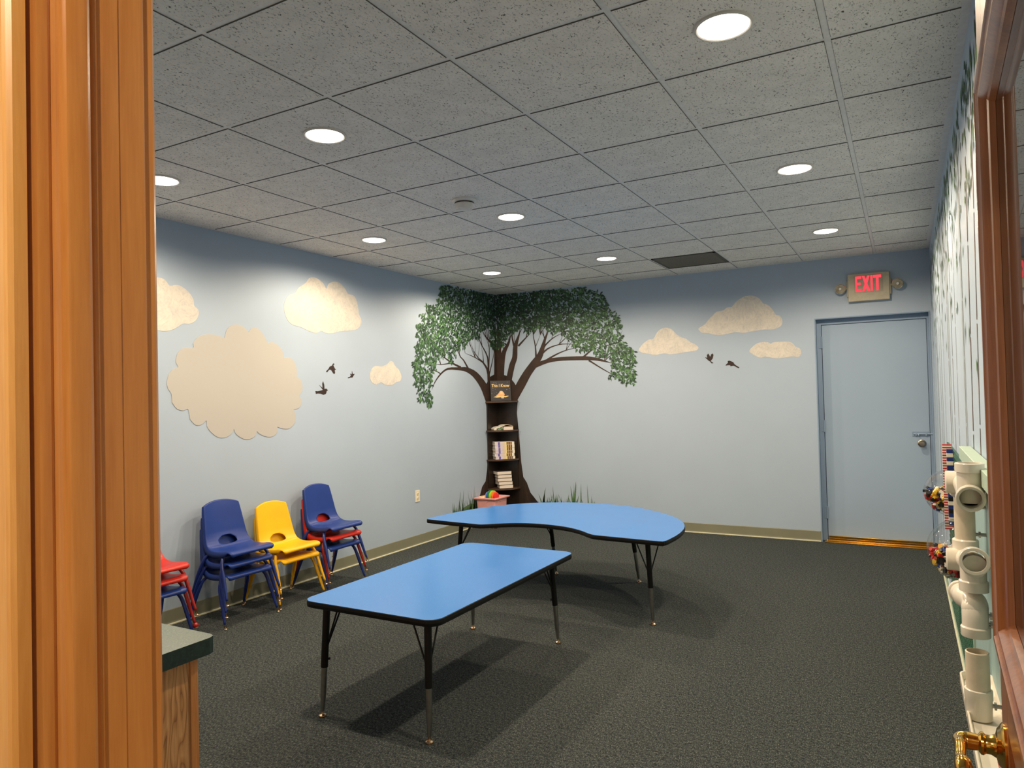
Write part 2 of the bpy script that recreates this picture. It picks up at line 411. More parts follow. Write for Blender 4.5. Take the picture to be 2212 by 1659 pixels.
CLOUD_LEFT_TINY = [[3.455,1.665],[3.474,1.734],[3.537,1.771],[3.618,1.767],[3.673,1.781],[3.72,1.8],[3.749,1.825],[3.796,1.815],[3.824,1.779],[3.88,1.744],[3.917,1.683],[3.896,1.634],[3.828,1.621],[3.779,1.597],[3.667,1.596],[3.613,1.62],[3.541,1.598],[3.48,1.619]]
BIRD_LEFT_LOW = [[2.766,1.54],[2.794,1.538],[2.831,1.545],[2.853,1.55],[2.817,1.587],[2.81,1.589],[2.849,1.566],[2.847,1.603],[2.856,1.622],[2.869,1.593],[2.871,1.555],[2.89,1.561],[2.912,1.547],[2.897,1.539],[2.889,1.518],[2.859,1.508],[2.83,1.518],[2.794,1.521],[2.772,1.517]]
BIRD_LEFT_HIGH = [[2.986,1.779],[2.998,1.772],[2.982,1.761],[3.0,1.734],[3.015,1.724],[2.997,1.723],[3.002,1.696],[2.991,1.685],[2.976,1.696],[2.954,1.722],[2.931,1.722],[2.905,1.698],[2.894,1.707],[2.921,1.727],[2.94,1.749],[2.97,1.76],[2.975,1.771]]
BIRD_LEFT_SMALL = [[3.216,1.717],[3.225,1.689],[3.25,1.693],[3.236,1.678],[3.219,1.659],[3.195,1.659],[3.167,1.652],[3.159,1.658],[3.187,1.666],[3.203,1.678],[3.188,1.694],[3.212,1.686]]
BIRD_LEFT_EDGE = [[1.343,1.309],[1.329,1.324],[1.298,1.338],[1.268,1.341],[1.251,1.366],[1.234,1.383],[1.238,1.351],[1.217,1.343],[1.2,1.336],[1.216,1.323],[1.242,1.314],[1.267,1.305],[1.302,1.305],[1.328,1.303]]
FOLIAGE_LEFT = [[4.706,2.679],[4.625,2.668],[4.583,2.595],[4.62,2.531],[4.541,2.514],[4.578,2.458],[4.399,2.446],[4.336,2.425],[4.358,2.361],[4.235,2.32],[4.293,2.245],[4.16,2.219],[4.205,2.151],[4.167,2.105],[4.201,2.035],[4.139,1.974],[4.172,1.904],[4.11,1.816],[4.119,1.744],[4.105,1.673],[4.126,1.602],[4.184,1.573],[4.157,1.487],[4.203,1.429],[4.324,1.428],[4.351,1.354],[4.435,1.404],[4.426,1.5],[4.391,1.559],[4.457,1.633],[4.408,1.692],[4.513,1.768],[4.503,1.843],[4.595,1.891],[4.731,1.943],[4.754,1.851],[4.836,1.839],[4.881,1.918],[4.898,1.997],[5.101,2.039],[5.164,2.123],[5.286,2.147],[5.346,2.118],[5.446,2.241],[5.643,2.306],[5.761,2.332],[5.761,2.694]]
FOLIAGE_BACK = [[-0.002,2.695],[1.155,2.681],[1.274,2.624],[1.409,2.563],[1.39,2.518],[1.456,2.456],[1.487,2.367],[1.537,2.371],[1.584,2.281],[1.607,2.216],[1.564,2.157],[1.611,2.076],[1.642,2.011],[1.706,1.961],[1.745,1.928],[1.735,1.851],[1.749,1.788],[1.715,1.728],[1.754,1.695],[1.736,1.634],[1.743,1.572],[1.629,1.568],[1.498,1.611],[1.415,1.63],[1.451,1.707],[1.436,1.771],[1.471,1.817],[1.44,1.897],[1.304,1.872],[1.246,1.923],[1.273,1.969],[1.082,1.956],[0.961,2.068],[0.901,2.153],[0.839,2.19],[0.748,2.171],[0.695,2.249],[0.603,2.272],[0.413,2.202],[0.377,2.272],[0.143,2.203],[0.008,2.332]]
BRANCH_LEFT = [[[[5.661,1.461],[5.481,1.422]],[[5.518,1.613],[5.38,1.571]],[[5.313,1.747],[5.222,1.696]],[[5.107,1.799],[5.073,1.75]],[[4.948,1.796],[4.944,1.762]],[[4.719,1.784],[4.728,1.763]],[[4.58,1.723],[4.598,1.712]],[[4.475,1.636],[4.489,1.631]],[[4.414,1.545],[4.416,1.544]]],[[[4.984,1.806],[4.966,1.785]],[[4.816,1.845],[4.801,1.831]],[[4.68,1.891],[4.669,1.882]],[[4.597,1.915],[4.596,1.913]]],[[[4.78,1.843],[4.782,1.831]],[[4.592,1.819],[4.593,1.812]],[[4.489,1.821],[4.489,1.819]]],[[[4.592,1.722],[4.585,1.713]],[[4.462,1.755],[4.46,1.749]],[[4.347,1.736],[4.348,1.734]]],[[[5.136,1.796],[5.105,1.786]],[[5.046,1.88],[5.026,1.873]],[[4.961,1.938],[4.944,1.935]],[[4.932,2.109],[4.93,2.109]]],[[[5.617,1.39],[5.519,1.391]],[[5.596,1.73],[5.538,1.724]],[[5.474,1.863],[5.447,1.853]],[[5.345,1.923],[5.33,1.917]],[[5.192,2.044],[5.189,2.043]]],[[[5.59,1.728],[5.544,1.726]],[[5.568,1.931],[5.539,1.926]],[[5.446,2.06],[5.429,2.054]],[[5.349,2.152],[5.346,2.151]]],[[[5.582,1.761],[5.556,1.761]],[[5.606,2.032],[5.589,2.031]],[[5.572,2.149],[5.568,2.148]]],[[[5.466,1.863],[5.455,1.854]],[[5.28,1.922],[5.272,1.914]],[[5.069,1.958],[5.068,1.957]]],[[[5.596,1.726],[5.571,1.729]],[[5.681,1.916],[5.668,1.917]],[[5.734,2.073],[5.73,2.073]]],[[[5.764,1.979],[5.73,1.963]],[[5.683,2.092],[5.648,2.08]],[[5.549,2.168],[5.528,2.159]],[[5.447,2.241],[5.444,2.24]]],[[[5.764,2.045],[5.754,2.035]],[[5.609,2.12],[5.594,2.113]],[[5.477,2.193],[5.474,2.192]]],[[[5.764,1.438],[5.669,1.44]],[[5.764,1.801],[5.702,1.797]],[[5.764,1.974],[5.71,1.968]],[[5.764,2.213],[5.738,2.21]]]]
BRANCH_BACK = [[[[0.073,1.437],[0,1.439]],[[0.075,1.796],[0,1.799]],[[0.072,1.968],[0.0,1.97]],[[0.054,2.209],[0.015,2.21]],[[0.037,2.313],[0.018,2.313]]],[[[0.099,1.691],[0.02,1.697]],[[0.112,1.859],[0.037,1.87]],[[0.136,1.99],[0.08,2.009]],[[0.194,2.11],[0.165,2.12]],[[0.203,2.233],[0.202,2.233]]],[[[0.07,2.069],[0.051,2.072]],[[0.09,2.206],[0.078,2.207]],[[0.078,2.31],[0.076,2.31]]],[[[0.194,1.614],[0.118,1.631]],[[0.248,1.815],[0.173,1.834]],[[0.286,1.917],[0.218,1.931]],[[0.294,2.053],[0.237,2.065]],[[0.327,2.188],[0.308,2.194]],[[0.34,2.274],[0.338,2.274]]],[[[0.314,2.048],[0.294,2.065]],[[0.417,2.146],[0.407,2.156]],[[0.49,2.213],[0.489,2.214]]],[[[0.26,2.062],[0.233,2.059]],[[0.229,2.197],[0.213,2.198]],[[0.245,2.315],[0.243,2.315]]],[[[0.233,1.354],[0.162,1.38]],[[0.305,1.462],[0.205,1.506]],[[0.391,1.59],[0.288,1.643]],[[0.463,1.704],[0.375,1.759]],[[0.556,1.818],[0.477,1.871]],[[0.628,1.926],[0.56,1.956]],[[0.67,2.098],[0.638,2.108]],[[0.703,2.198],[0.685,2.201]],[[0.688,2.283],[0.686,2.283]]],[[[0.525,1.787],[0.506,1.835]],[[0.69,1.839],[0.678,1.884]],[[0.868,1.856],[0.865,1.899]],[[1.131,1.85],[1.132,1.895]],[[1.266,1.841],[1.272,1.875]],[[1.385,1.819],[1.39,1.838]],[[1.47,1.8],[1.471,1.802]]],[[[1.195,1.837],[1.206,1.853]],[[1.331,1.754],[1.338,1.765]],[[1.432,1.697],[1.436,1.704]],[[1.516,1.657],[1.517,1.658]]],[[[1.139,1.872],[1.124,1.89]],[[1.241,1.95],[1.234,1.961]],[[1.359,1.996],[1.358,1.997]]],[[[1.306,1.85],[1.301,1.862]],[[1.424,1.894],[1.422,1.902]],[[1.524,1.915],[1.524,1.917]]],[[[0.691,1.868],[0.678,1.888]],[[0.799,1.923],[0.792,1.938]],[[0.924,1.968],[0.921,1.977]],[[1.066,1.996],[1.065,1.998]]],[[[0.585,1.898],[0.564,1.918]],[[0.693,1.995],[0.683,2.009]],[[0.836,2.038],[0.834,2.048]],[[0.96,2.04],[0.961,2.047]],[[1.066,2.028],[1.066,2.03]]],[[[0.622,1.998],[0.607,2.013]],[[0.75,2.109],[0.742,2.119]],[[0.875,2.17],[0.874,2.172]]],[[[0.55,1.91],[0.524,1.91]],[[0.539,2.044],[0.524,2.043]],[[0.512,2.179],[0.502,2.179]],[[0.53,2.277],[0.528,2.278]]],[[[0.67,2.121],[0.657,2.116]],[[0.603,2.239],[0.602,2.239]]],[[[0.535,2.025],[0.527,2.029]],[[0.601,2.172],[0.6,2.173]]]]
TRUNK_LEFT = [[5.447,1.559],[5.502,1.359],[5.52,1.191],[5.518,0.857],[5.484,0.611],[5.446,0.483],[5.365,0.426],[5.314,0.335],[5.233,0.233],[5.169,0.162]]
TRUNK_BACK = [[0.299,1.517],[0.277,1.416],[0.263,1.264],[0.285,1.011],[0.304,0.692],[0.328,0.508],[0.374,0.443],[0.418,0.328],[0.518,0.217],[0.581,0.162]]
MOUND_LEFT = [[4.91,0.217],[4.969,0.263],[5.086,0.286],[5.205,0.277]]
MOUND_BACK = [[0.472,0.247],[0.565,0.235],[0.693,0.226]]

# ================================================================== the room shell
def wall_shape(bm, pts, side, c0=0.0, c1=0.002, mat=0):
    # a patch of paint on a wall: pts are (along the wall, height)
    if side == 'left': f = lambda a, b, c: Vector((c, a, b))
    elif side == 'back': f = lambda a, b, c: Vector((a, D - c, b))
    elif side == 'right': f = lambda a, b, c: Vector((W - c, a, b))
    lo = [bm.verts.new(f(a, b, c0)) for a, b in pts]; hi = [bm.verts.new(f(a, b, c1)) for a, b in pts]
    n = len(pts); fs = [bm.faces.new(lo[::-1]), bm.faces.new(hi)]
    for i in range(n): fs.append(bm.faces.new((lo[i], lo[(i + 1) % n], hi[(i + 1) % n], hi[i])))
    for q in fs: q.material_index = mat
DX0, DX1, DZ = 3.55, 4.505, 2.133         # opening of the blue door
bm = BM(); box(bm, (-0.3, -4.3, -0.12), (W + 1.2, D + 0.3, 0)); floor = struct(obj('floor', bm, M_CARPET), 'charcoal looped carpet with a pale fleck')
bm = BM(); box(bm, (-0.12, F1, 0), (0, D + 0.12, H + 0.1)); wall_left = struct(obj('wall_left', bm, M_WALL))
bm = BM(); T0 = D
box(bm, (0, D, 0), (DX0, D + 0.14, H + 0.1)); box(bm, (DX1, D, 0), (W + 0.12, D + 0.14, H + 0.1)); box(bm, (DX0, D, DZ), (DX1, D + 0.14, H + 0.1))
wall_back = struct(obj('wall_back', bm, M_WALL))
bm = BM(); box(bm, (W, F1, 0), (W + 0.12, D, H + 0.1)); wall_right = struct(obj('wall_right', bm, M_RIGHT), 'pale wall painted with tall stems and leaves')
bm = BM()
JL, JR, JT = DXL - 0.02, DXR + 0.02, DH + 0.02
box(bm, (-0.12, F0, 0), (JL, F1, H + 0.1), mat=0); box(bm, (JR, F0, 0), (W + 0.12, F1, H + 0.1), mat=0); box(bm, (JL, F0, JT), (JR, F1, H + 0.1), mat=0)
wall_front = struct(obj('wall_front', bm, M_WALL))
# hall on the near side of the doorway
bm = BM(); box(bm, (1.9, F0 - 0.006, 0), (JL, F0, 2.7)); box(bm, (JR, F0 - 0.006, 0), (5.6, F0, 2.7)); box(bm, (JL, F0 - 0.006, JT), (JR, F0, 2.7))
box(bm, (1.78, -4.2, 0), (1.9, F0, 2.7)); box(bm, (5.6, -4.2, 0), (5.72, F0, 2.7)); box(bm, (1.78, -4.32, 0), (5.72, -4.2, 2.7))
struct(obj('wall_hall', bm, M_HALLWALL))
bm = BM(); box(bm, (1.78, -4.32, 2.7), (5.72, F0, 2.8)); struct(obj('ceiling_hall', bm, M_TBAR))

# ceiling: fissured tiles on a T-bar grid
def gx(i): return i * TX + OX
def gy(j): return j * TY
SKIP = {(4, 8)}
bm = BM(); g = 0.0095; dz = 0.007
for i in range(0, 8):
    for j in range(-2, 10):
        x0, x1 = max(gx(i) + g, 0.012), min(gx(i + 1) - g, W - 0.02)
        y0, y1 = max(gy(j) + g, F1 + 0.012), min(gy(j + 1) - g, D - 0.012)
        if x1 - x0 < 0.02 or y1 - y0 < 0.02 or (i, j) in SKIP: continue
        c = 0.003
        b0 = [bm.verts.new((x, y, H)) for x, y in ((x0 + c, y0 + c), (x1 - c, y0 + c), (x1 - c, y1 - c), (x0 + c, y1 - c))]
        b1 = [bm.verts.new((x, y, H + dz)) for x, y in ((x0, y0), (x1, y0), (x1, y1), (x0, y1))]
        f = bm.faces.new(b0[::-1]); f.material_index = 0
        for k in range(4):
            f = bm.faces.new((b0[k], b0[(k + 1) % 4], b1[(k + 1) % 4], b1[k])); f.material_index = 1
box(bm, (-0.02, F1, H + 0.02), (W + 0.02, D + 0.02, H + 0.08), mat=0)
ceiling = struct(raw('ceiling', bm, [M_TILE, M_TILEEDGE]), 'grey fissured ceiling tiles in a metal grid')
bm = BM()
for i in range(0, 8):
    if gx(i) > 0: box(bm, (gx(i) - 0.012, F1, H + 0.0035), (gx(i) + 0.012, D, H + 0.0175))
for j in range(-1, 10): box(bm, (0, gy(j) - 0.012, H + 0.004), (W, gy(j) + 0.012, H + 0.018))
struct(obj('trim_1', bm, M_TBAR), 'white ceiling grid bars')
bm = BM()
box(bm, (0, F1, H - 0.001), (0.02, D, H + 0.018)); box(bm, (W - 0.028, F1, H - 0.001), (W, D, H + 0.018)); box(bm, (0, D - 0.016, H - 0.001), (W, D, H + 0.018)); box(bm, (0, F1, H - 0.001), (W, F1 + 0.02, H + 0.018))
struct(obj('trim_2', bm, M_TBAR), 'wall angle around the ceiling edge')

# cove base along the walls
def cove(name, segs, mat=M_BASEB, lip=M_BASELIP, h=0.10):
    bm = BM()
    for (p, q, nrm) in segs:
        p = Vector(p); q = Vector(q); n = Vector(nrm)
        prof = [(0.0, h), (0.004, h), (0.006, h - 0.004), (0.006, 0.018), (0.008, 0.010), (0.016, 0.006), (0.016, 0.0), (0, 0)]
        A = [bm.verts.new(Vector((p.x, p.y, 0)) + n * a + Vector((0, 0, z))) for a, z in prof]
        B = [bm.verts.new(Vector((q.x, q.y, 0)) + n * a + Vector((0, 0, z))) for a, z in prof]
        for k in range(len(prof)):
            k2 = (k + 1) % len(prof); f = bm.faces.new((A[k], A[k2], B[k2], B[k]))
            f.material_index = 1 if k in (4, 5) else 0
        bm.faces.new(A); bm.faces.new(B)
    return struct(obj(name, bm, [mat, lip]))
cove('baseboard_left', [((0, F1, 0), (0, D, 0), (1, 0, 0))])
cove('baseboard_back', [((0.0, D, 0), (DX0 - 0.003, D, 0), (0, -1, 0))])
cove('baseboard_right', [((W, F1, 0), (W, D, 0), (-1, 0, 0))], M_PALEGREEN, M_BASELIP, 0.09)
cove('baseboard_front', [((0, F1, 0), (JL - 0.06, F1, 0), (0, 1, 0))])

# ------------------------------------------------------------------ painted murals (parts of the walls they are on)
def mural(name, polys, side, mats, parent, c1=0.0015, label=None):
    bm = BM()
    for p in polys: wall_shape(bm, p, side, 0.0, c1)
    o = obj(name, bm, mats, parent)
    if label: o['label'] = label
    return o
def round_poly(pts, n=3):
    P = [Vector((a, b, 0)) for a, b in pts]; N = len(P); out = []
    for i in range(N):
        p0, p1, p2, p3 = P[i - 1], P[i], P[(i + 1) % N], P[(i + 2) % N]
        # keep concave corners sharp
        for k in range(n):
            t = k / n
            q = 0.5 * ((2 * p1) + (p2 - p0) * t + (2 * p0 - 5 * p1 + 4 * p2 - p3) * t * t + (-p0 + 3 * p1 - 3 * p2 + p3) * t ** 3)
            out.append((q.x, q.y))
    return out
def scallops(pts, valleys):
    # arcs between valley points through the traced points, corners kept at the valleys
    N = len(pts); idx = [i for i, p in enumerate(pts) if p in valleys]; out = []
    for a in range(len(idx)):
        i0 = idx[a]; i1 = idx[(a + 1) % len(idx)]
        seg = [pts[i0]]; i = i0
        while i != i1:
            i = (i + 1) % N; seg.append(pts[i])
        sm = smooth_path([(p[0], p[1], 0) for p in seg], 4)
        out += [(q.x, q.y) for q in sm[:-1]]
    return out
VAL = [0, 5, 9, 13, 17, 21, 25, 30, 35, 40, 45, 49, 53, 57, 61, 64]
sc = CLOUD_SCALLOPED; sc = [tuple(p) for p in sc]
mural('painted_cloud', [scallops(sc, [sc[i] for i in VAL if i < len(sc)])], 'left', M_CREAM, wall_left, 0.003, 'big plain cream cloud with scalloped edge')
mural('painted_cloud', [round_poly(CLOUD_LEFT_CUT)], 'left', M_CLOUD, wall_left, label='swirled white cloud beside the door jamb')
mural('painted_cloud', [round_poly(CLOUD_LEFT_ROUND)], 'left', M_CLOUD, wall_left, label='round swirled white cloud near the ceiling')
mural('painted_cloud', [round_poly(CLOUD_LEFT_TINY)], 'left', M_CLOUD, wall_left, label='tiny white cloud left of the painted tree')
mural('painted_cloud', [round_poly(CLOUD_BACK_SMALL)], 'back', M_CLOUD, wall_back, label='small pointed white cloud right of the tree')
mural('painted_cloud', [round_poly(CLOUD_BACK_BIG)], 'back', M_CLOUD, wall_back, label='large slanting white cloud')
mural('painted_cloud', [round_poly(CLOUD_BACK_FLAT)], 'back', M_CLOUD, wall_back, label='flat white cloud next to the blue door')
for nm, sd, pr in ((BIRD_LEFT_LOW, 'left', wall_left), (BIRD_LEFT_HIGH, 'left', wall_left), (BIRD_LEFT_SMALL, 'left', wall_left), (BIRD_LEFT_EDGE, 'left', wall_left), (BIRD_BACK_UP, 'back', wall_back), (BIRD_BACK_GLIDE, 'back', wall_back)):
    mural('painted_bird', [nm], sd, M_BIRD, pr, 0.002)
# tree
def tree_part(side, trunk, branches, parent):
    bm = BM()
    if side == 'left': poly = [tuple(p) for p in trunk] + [(5.10, 0.10), (D, 0.10), (D, 1.75), (5.60, 1.70), (5.50, 1.60)]
    else: poly = [tuple(p) for p in trunk] + [(0.70, 0.12), (0.72, 0.10), (0.0, 0.10), (0.0, 1.75), (0.17, 1.70), (0.24, 1.62)]
    wall_shape(bm, poly, side, 0, 0.0016)
    obj('painted_trunk', bm, M_BARK, parent)
    bm = BM(); c = 0.0018
    for r in branches:
        # resample the strip smoothly
        A = smooth_path([(p[0][0], p[0][1], 0) for p in r], 3); B = smooth_path([(p[1][0], p[1][1], 0) for p in r], 3)
        if side == 'left': f = lambda q, c: Vector((c, min(q.x, D), q.y))
        else: f = lambda q, c: Vector((max(q.x, 0), D - c, q.y))
        for k in range(len(A) - 1):
            vs = [bm.verts.new(f(q, c)) for q in (A[k], A[k + 1], B[k + 1], B[k])]
            try: bm.faces.new(vs)
            except Exception: pass
        c += 0.00002
    Rt = random.Random(17 if side == 'left' else 18)
    for r in branches:          # fine twigs growing up and out of every limb
        mid = [((p[0][0] + p[1][0]) / 2, (p[0][1] + p[1][1]) / 2) for p in r]
        for q in range(4):
            k = Rt.randrange(len(mid) // 2, len(mid)) if len(mid) > 2 else len(mid) - 1
            x, y = mid[k]; out = (D - x) if side == 'left' else x
            if y < 1.78: continue
            a = PI / 2 + Rt.uniform(-.5, .5) + (.30 if side == 'left' else -.30) * min(1.6, out * 1.6)
            L = Rt.uniform(.14, .34); bend = Rt.uniform(-.4, .4); w0 = Rt.uniform(.0032, .0055); pts_ = []
            for s_i in range(6):
                t = s_i / 5; aa = a + bend * t; w = w0 * (1 - t * .85)
                pts_.append((x, y, aa, w)); x += math.cos(aa) * L / 5; y += math.sin(aa) * L / 5
            for (xa, ya_, aa, wa), (xb, yb_, ab, wb) in zip(pts_, pts_[1:]):
                vs = [(xa - math.sin(aa) * wa, ya_ + math.cos(aa) * wa), (xb - math.sin(ab) * wb, yb_ + math.cos(ab) * wb), (xb + math.sin(ab) * wb, yb_ - math.cos(ab) * wb), (xa + math.sin(aa) * wa, ya_ - math.cos(aa) * wa)]
                bm.faces.new([bm.verts.new(f(Vector((u, min(v, H - .01), 0)), c)) for u, v in vs])
            c += 0.000003
    me = bpy.data.meshes.new('painted_branch'); bm.to_mesh(me); bm.free()
    link('painted_branch', me, M_BRANCH, parent)
tree_part('left', TRUNK_LEFT, BRANCH_LEFT, wall_left)
tree_part('back', TRUNK_BACK, BRANCH_BACK, wall_back)
def inside(p, poly):
    x, y = p; r = False; n = len(poly); j = n - 1
    for i in range(n):
        xi, yi = poly[i]; xj, yj = poly[j]
        if (yi > y) != (yj > y) and x < (xj - xi) * (y - yi) / (yj - yi) + xi: r = not r
        j = i
    return r
def leaves(side, poly, n, parent, seed):
    R = random.Random(seed); bm = BM()
    xs = [p[0] for p in poly]; ys = [p[1] for p in poly]; zt = H - 0.004
    cnt = 0
    while cnt < n:
        x = R.uniform(min(xs), max(xs)); y = R.uniform(min(ys), max(ys) + 0.02)
        if not inside((x, y), poly): continue
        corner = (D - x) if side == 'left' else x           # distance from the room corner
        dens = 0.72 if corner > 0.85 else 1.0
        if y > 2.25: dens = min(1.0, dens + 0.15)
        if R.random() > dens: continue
        cnt += 1
        L = R.uniform(0.024, 0.048); wd_ = L * R.uniform(0.36, 0.52)
        a = R.gauss(-0.9 if side == 'back' else -2.2, 0.75)
        ca, sa = math.cos(a), math.sin(a)
        sh = [(0, 0), (0.22, 0.42), (0.55, 0.5), (1, 0), (0.55, -0.5), (0.22, -0.42)]
        c = 0.0028 + 0.0000004 * cnt
        pw = []
        for u, v in sh:
            px = x + u * L * ca - v * wd_ * 2 * sa * 0.5; py = y + u * L * sa + v * wd_ * 2 * ca * 0.5
            py = min(py, zt)
            if side == 'left': px = min(px, D - 0.001); pw.append(Vector((c, px, py)))
            else: px = max(px, 0.001); pw.append(Vector((px, D - c, py)))
        f = bm.faces.new([bm.verts.new(q) for q in pw])
        q = R.random()  # darker mix towards the corner: layered paint, plus light falloff put into the colour
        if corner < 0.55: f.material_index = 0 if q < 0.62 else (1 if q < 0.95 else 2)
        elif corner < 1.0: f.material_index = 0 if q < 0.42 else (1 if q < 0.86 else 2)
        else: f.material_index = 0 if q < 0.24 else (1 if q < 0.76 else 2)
    me = bpy.data.meshes.new('painted_foliage'); bm.to_mesh(me); bm.free()
    o = link('painted_foliage', me, [M_LEAF1, M_LEAF2, M_LEAF3], parent); return o
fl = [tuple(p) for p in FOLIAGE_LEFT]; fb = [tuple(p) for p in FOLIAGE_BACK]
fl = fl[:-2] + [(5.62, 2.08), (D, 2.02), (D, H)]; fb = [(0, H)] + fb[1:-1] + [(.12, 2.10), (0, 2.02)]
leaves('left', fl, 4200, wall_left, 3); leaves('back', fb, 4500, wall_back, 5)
def grass(side, a0, a1, parent, seed, mound):
    R = random.Random(seed); bm = BM()
    wall_shape(bm, mound, side, 0, 0.0017)
    for k in range(95):
        a = R.uniform(a0, a1); z = 0.12; hgt = R.uniform(0.06, 0.22) * (1 if R.random() < 0.9 else 1.6); lean = R.gauss(0, 0.05); w = R.uniform(0.006, 0.012)
        P = [(a - w, z), (a + w, z), (a + w * 0.6 + lean * 0.5, z + hgt * 0.55), (a + lean, z + hgt), (a - w * 0.5 + lean * 0.45, z + hgt * 0.55)]
        if side == 'left': vs = [bm.verts.new((0.0022, min(q[0], D), q[1])) for q in P]
        else: vs = [bm.verts.new((max(q[0], 0), D - 0.0022, q[1])) for q in P]
        bm.faces.new(vs)
    me = bpy.data.meshes.new('painted_grass'); bm.to_mesh(me); bm.free()
    link('painted_grass', me, M_GRASS, parent)
grass('left', 4.75, 5.25, wall_left, 11, [(4.82, 0.10), (4.88, 0.18), (4.97, 0.245), (5.10, 0.27), (5.22, 0.25), (5.22, 0.10)])
grass('back', 0.55, 1.25, wall_back, 12, [(0.55, 0.10), (0.56, 0.22), (0.66, 0.235), (0.78, 0.2), (0.9, 0.14), (0.95, 0.10)])
bm = BM(); R = random.Random(21)
for k in range(5):   # one tall tuft
    a = 0.97; lean = (k - 2) * 0.035; h_ = (0.18, 0.30, 0.26, 0.36, 0.2)[k]
    vs = [bm.verts.new((q[0], D - 0.0024, q[1])) for q in ((a - .014, .13), (a + .014, .13), (a + .010 + lean * .5, .13 + h_ * .5), (a + lean, .13 + h_), (a - .008 + lean * .5, .13 + h_ * .5))]
    bm.faces.new(vs)
me = bpy.data.meshes.new('painted_grass'); bm.to_mesh(me); bm.free(); link('painted_grass', me, M_GRASS, wall_back)
# right wall: tall thin stems and hanging leaves
R = random.Random(33); bm = BM(); bm2 = BM(); bm3 = BM()
ya = 0.2
while ya < 5.6:
    ya += R.uniform(0.26, 0.55)
    lean = R.uniform(-0.10, 0.10); w = R.uniform(0.006, 0.013); z0 = 1.0 if ya < 3.7 else R.uniform(0.12, 0.4); z1 = R.uniform(2.2, 2.66)
    zz = z0
    while zz < z1:
        zn = min(z1, zz + R.uniform(0.22, 0.4)); y0 = ya + lean * (zz - z0); y1 = ya + lean * (zn - z0)
        for (q, c) in (((y0 - w, zz), 0), ):
            vs = [bm.verts.new((W - 0.0015, yy, z)) for yy, z in ((y0 - w, zz + .01), (y0 + w, zz + .01), (y1 + w, zn - .004), (y1 - w, zn - .004))]
            bm.faces.new(vs)
        zz = zn
for k in range(5):
    y0 = 1.2 + k * 0.95 + R.uniform(-.2, .2); w = R.uniform(0.03, 0.07); z0 = R.uniform(0.12, 0.5) if y0 > 3.7 else 1.12
    bm3.faces.new([bm3.verts.new((W - 0.0008 - k * 0.00003, yy, z)) for yy, z in ((y0 - w, z0), (y0 + w, z0), (y0 + w * .8, 2.55), (y0 - w * .8, 2.55))])
for k in range(520):
    y0 = R.uniform(0.2, 5.7); z0 = 2.64 - abs(R.gauss(0, 0.33)); L = R.uniform(0.05, 0.11); w = R.uniform(0.012, 0.022); a = R.gauss(-1.5, 0.5)
    P = [(0, 0), (.4 * L, w), (L, 0), (.4 * L, -w)]
    f = bm2.faces.new([bm2.verts.new((W - 0.0022 - k * 0.0000005, y0 + u * math.cos(a) - v * math.sin(a), min(H - .01, z0 + u * math.sin(a) + v * math.cos(a)))) for u, v in P])
    f.material_index = R.choice((0, 0, 1, 2))
for b, n, mt in ((bm, 'painted_stem', M_STEM), (bm3, 'painted_trunk', M_STEMPALE), (bm2, 'painted_foliage', [M_LEAF2, M_LEAF3, M_GRASS])):
    me = bpy.data.meshes.new(n); b.to_mesh(me); b.free(); link(n, me, mt, wall_right)

# ================================================================== ceiling fittings
first = None
def downlight(x, y, z, label, group, watt, col=LAMP_COL, size=168):
    t = thing('recessed_ceiling_light', label, 'ceiling light', (x, y, z), 0, group)
    bm = BM(); lathe(bm, [(0.086, -0.001), (0.086, -0.006), (0.091, -0.009), (0.098, -0.006), (0.100, 0.0), (0.094, 0.002)], seg=40, caps=False)
    obj('trim_ring', bm, M_TRIM, t, True)
    bm = BM(); lathe(bm, [(0.087, -0.003), (0.082, -0.008), (0.06, -0.0095), (0.03, -0.011), (0.0, -0.0115)], seg=36, caps=False)
    obj('lamp_face', bm, M_BULB, t, True)
    ld = bpy.data.lights.new('downlight', 'SPOT'); ld.energy = watt; ld.color = col; ld.spot_size = math.radians(size); ld.spot_blend = 0.45; ld.shadow_soft_size = 0.045
    lo = bpy.data.objects.new('downlight', ld); S.collection.objects.link(lo); lo.parent = t; lo.location = (0, 0, -0.03)
    return t
LX = (0.732, 1.951, 3.785); LY = (0.893, 2.680, 4.462)
where = {(0, 0): 'round recessed ceiling light above the leftmost chairs, half behind the door jamb', (1, 0): 'round recessed ceiling light above the near end of the rectangular table',
 (2, 0): 'largest, nearest round recessed ceiling light, at the top of the view', (0, 1): 'round recessed ceiling light by the left wall, above the end chair stack',
 (1, 1): 'round recessed ceiling light next to the smoke detector', (2, 1): 'middle one of the three round recessed lights along the right wall',
 (0, 2): 'round recessed ceiling light closest to the painted tree', (1, 2): 'round recessed ceiling light left of the dark ceiling vent', (2, 2): 'round recessed ceiling light in front of the exit sign'}
for i, x in enumerate(LX):
    for j, y in enumerate(LY):
        downlight(x, y, H, where[(i, j)], 'round recessed ceiling lights', LAMP_W)
downlight(4.35, -2.35, 2.7, 'round recessed ceiling light of the hall, right in front of the doorway', 'hall ceiling lights', HALL_W, (1.0, 0.82, 0.60))
downlight(2.75, -2.5, 2.7, 'round recessed ceiling light of the hall, left of the doorway', 'hall ceiling lights', HALL_W * .5, (1.0, 0.82, 0.60))
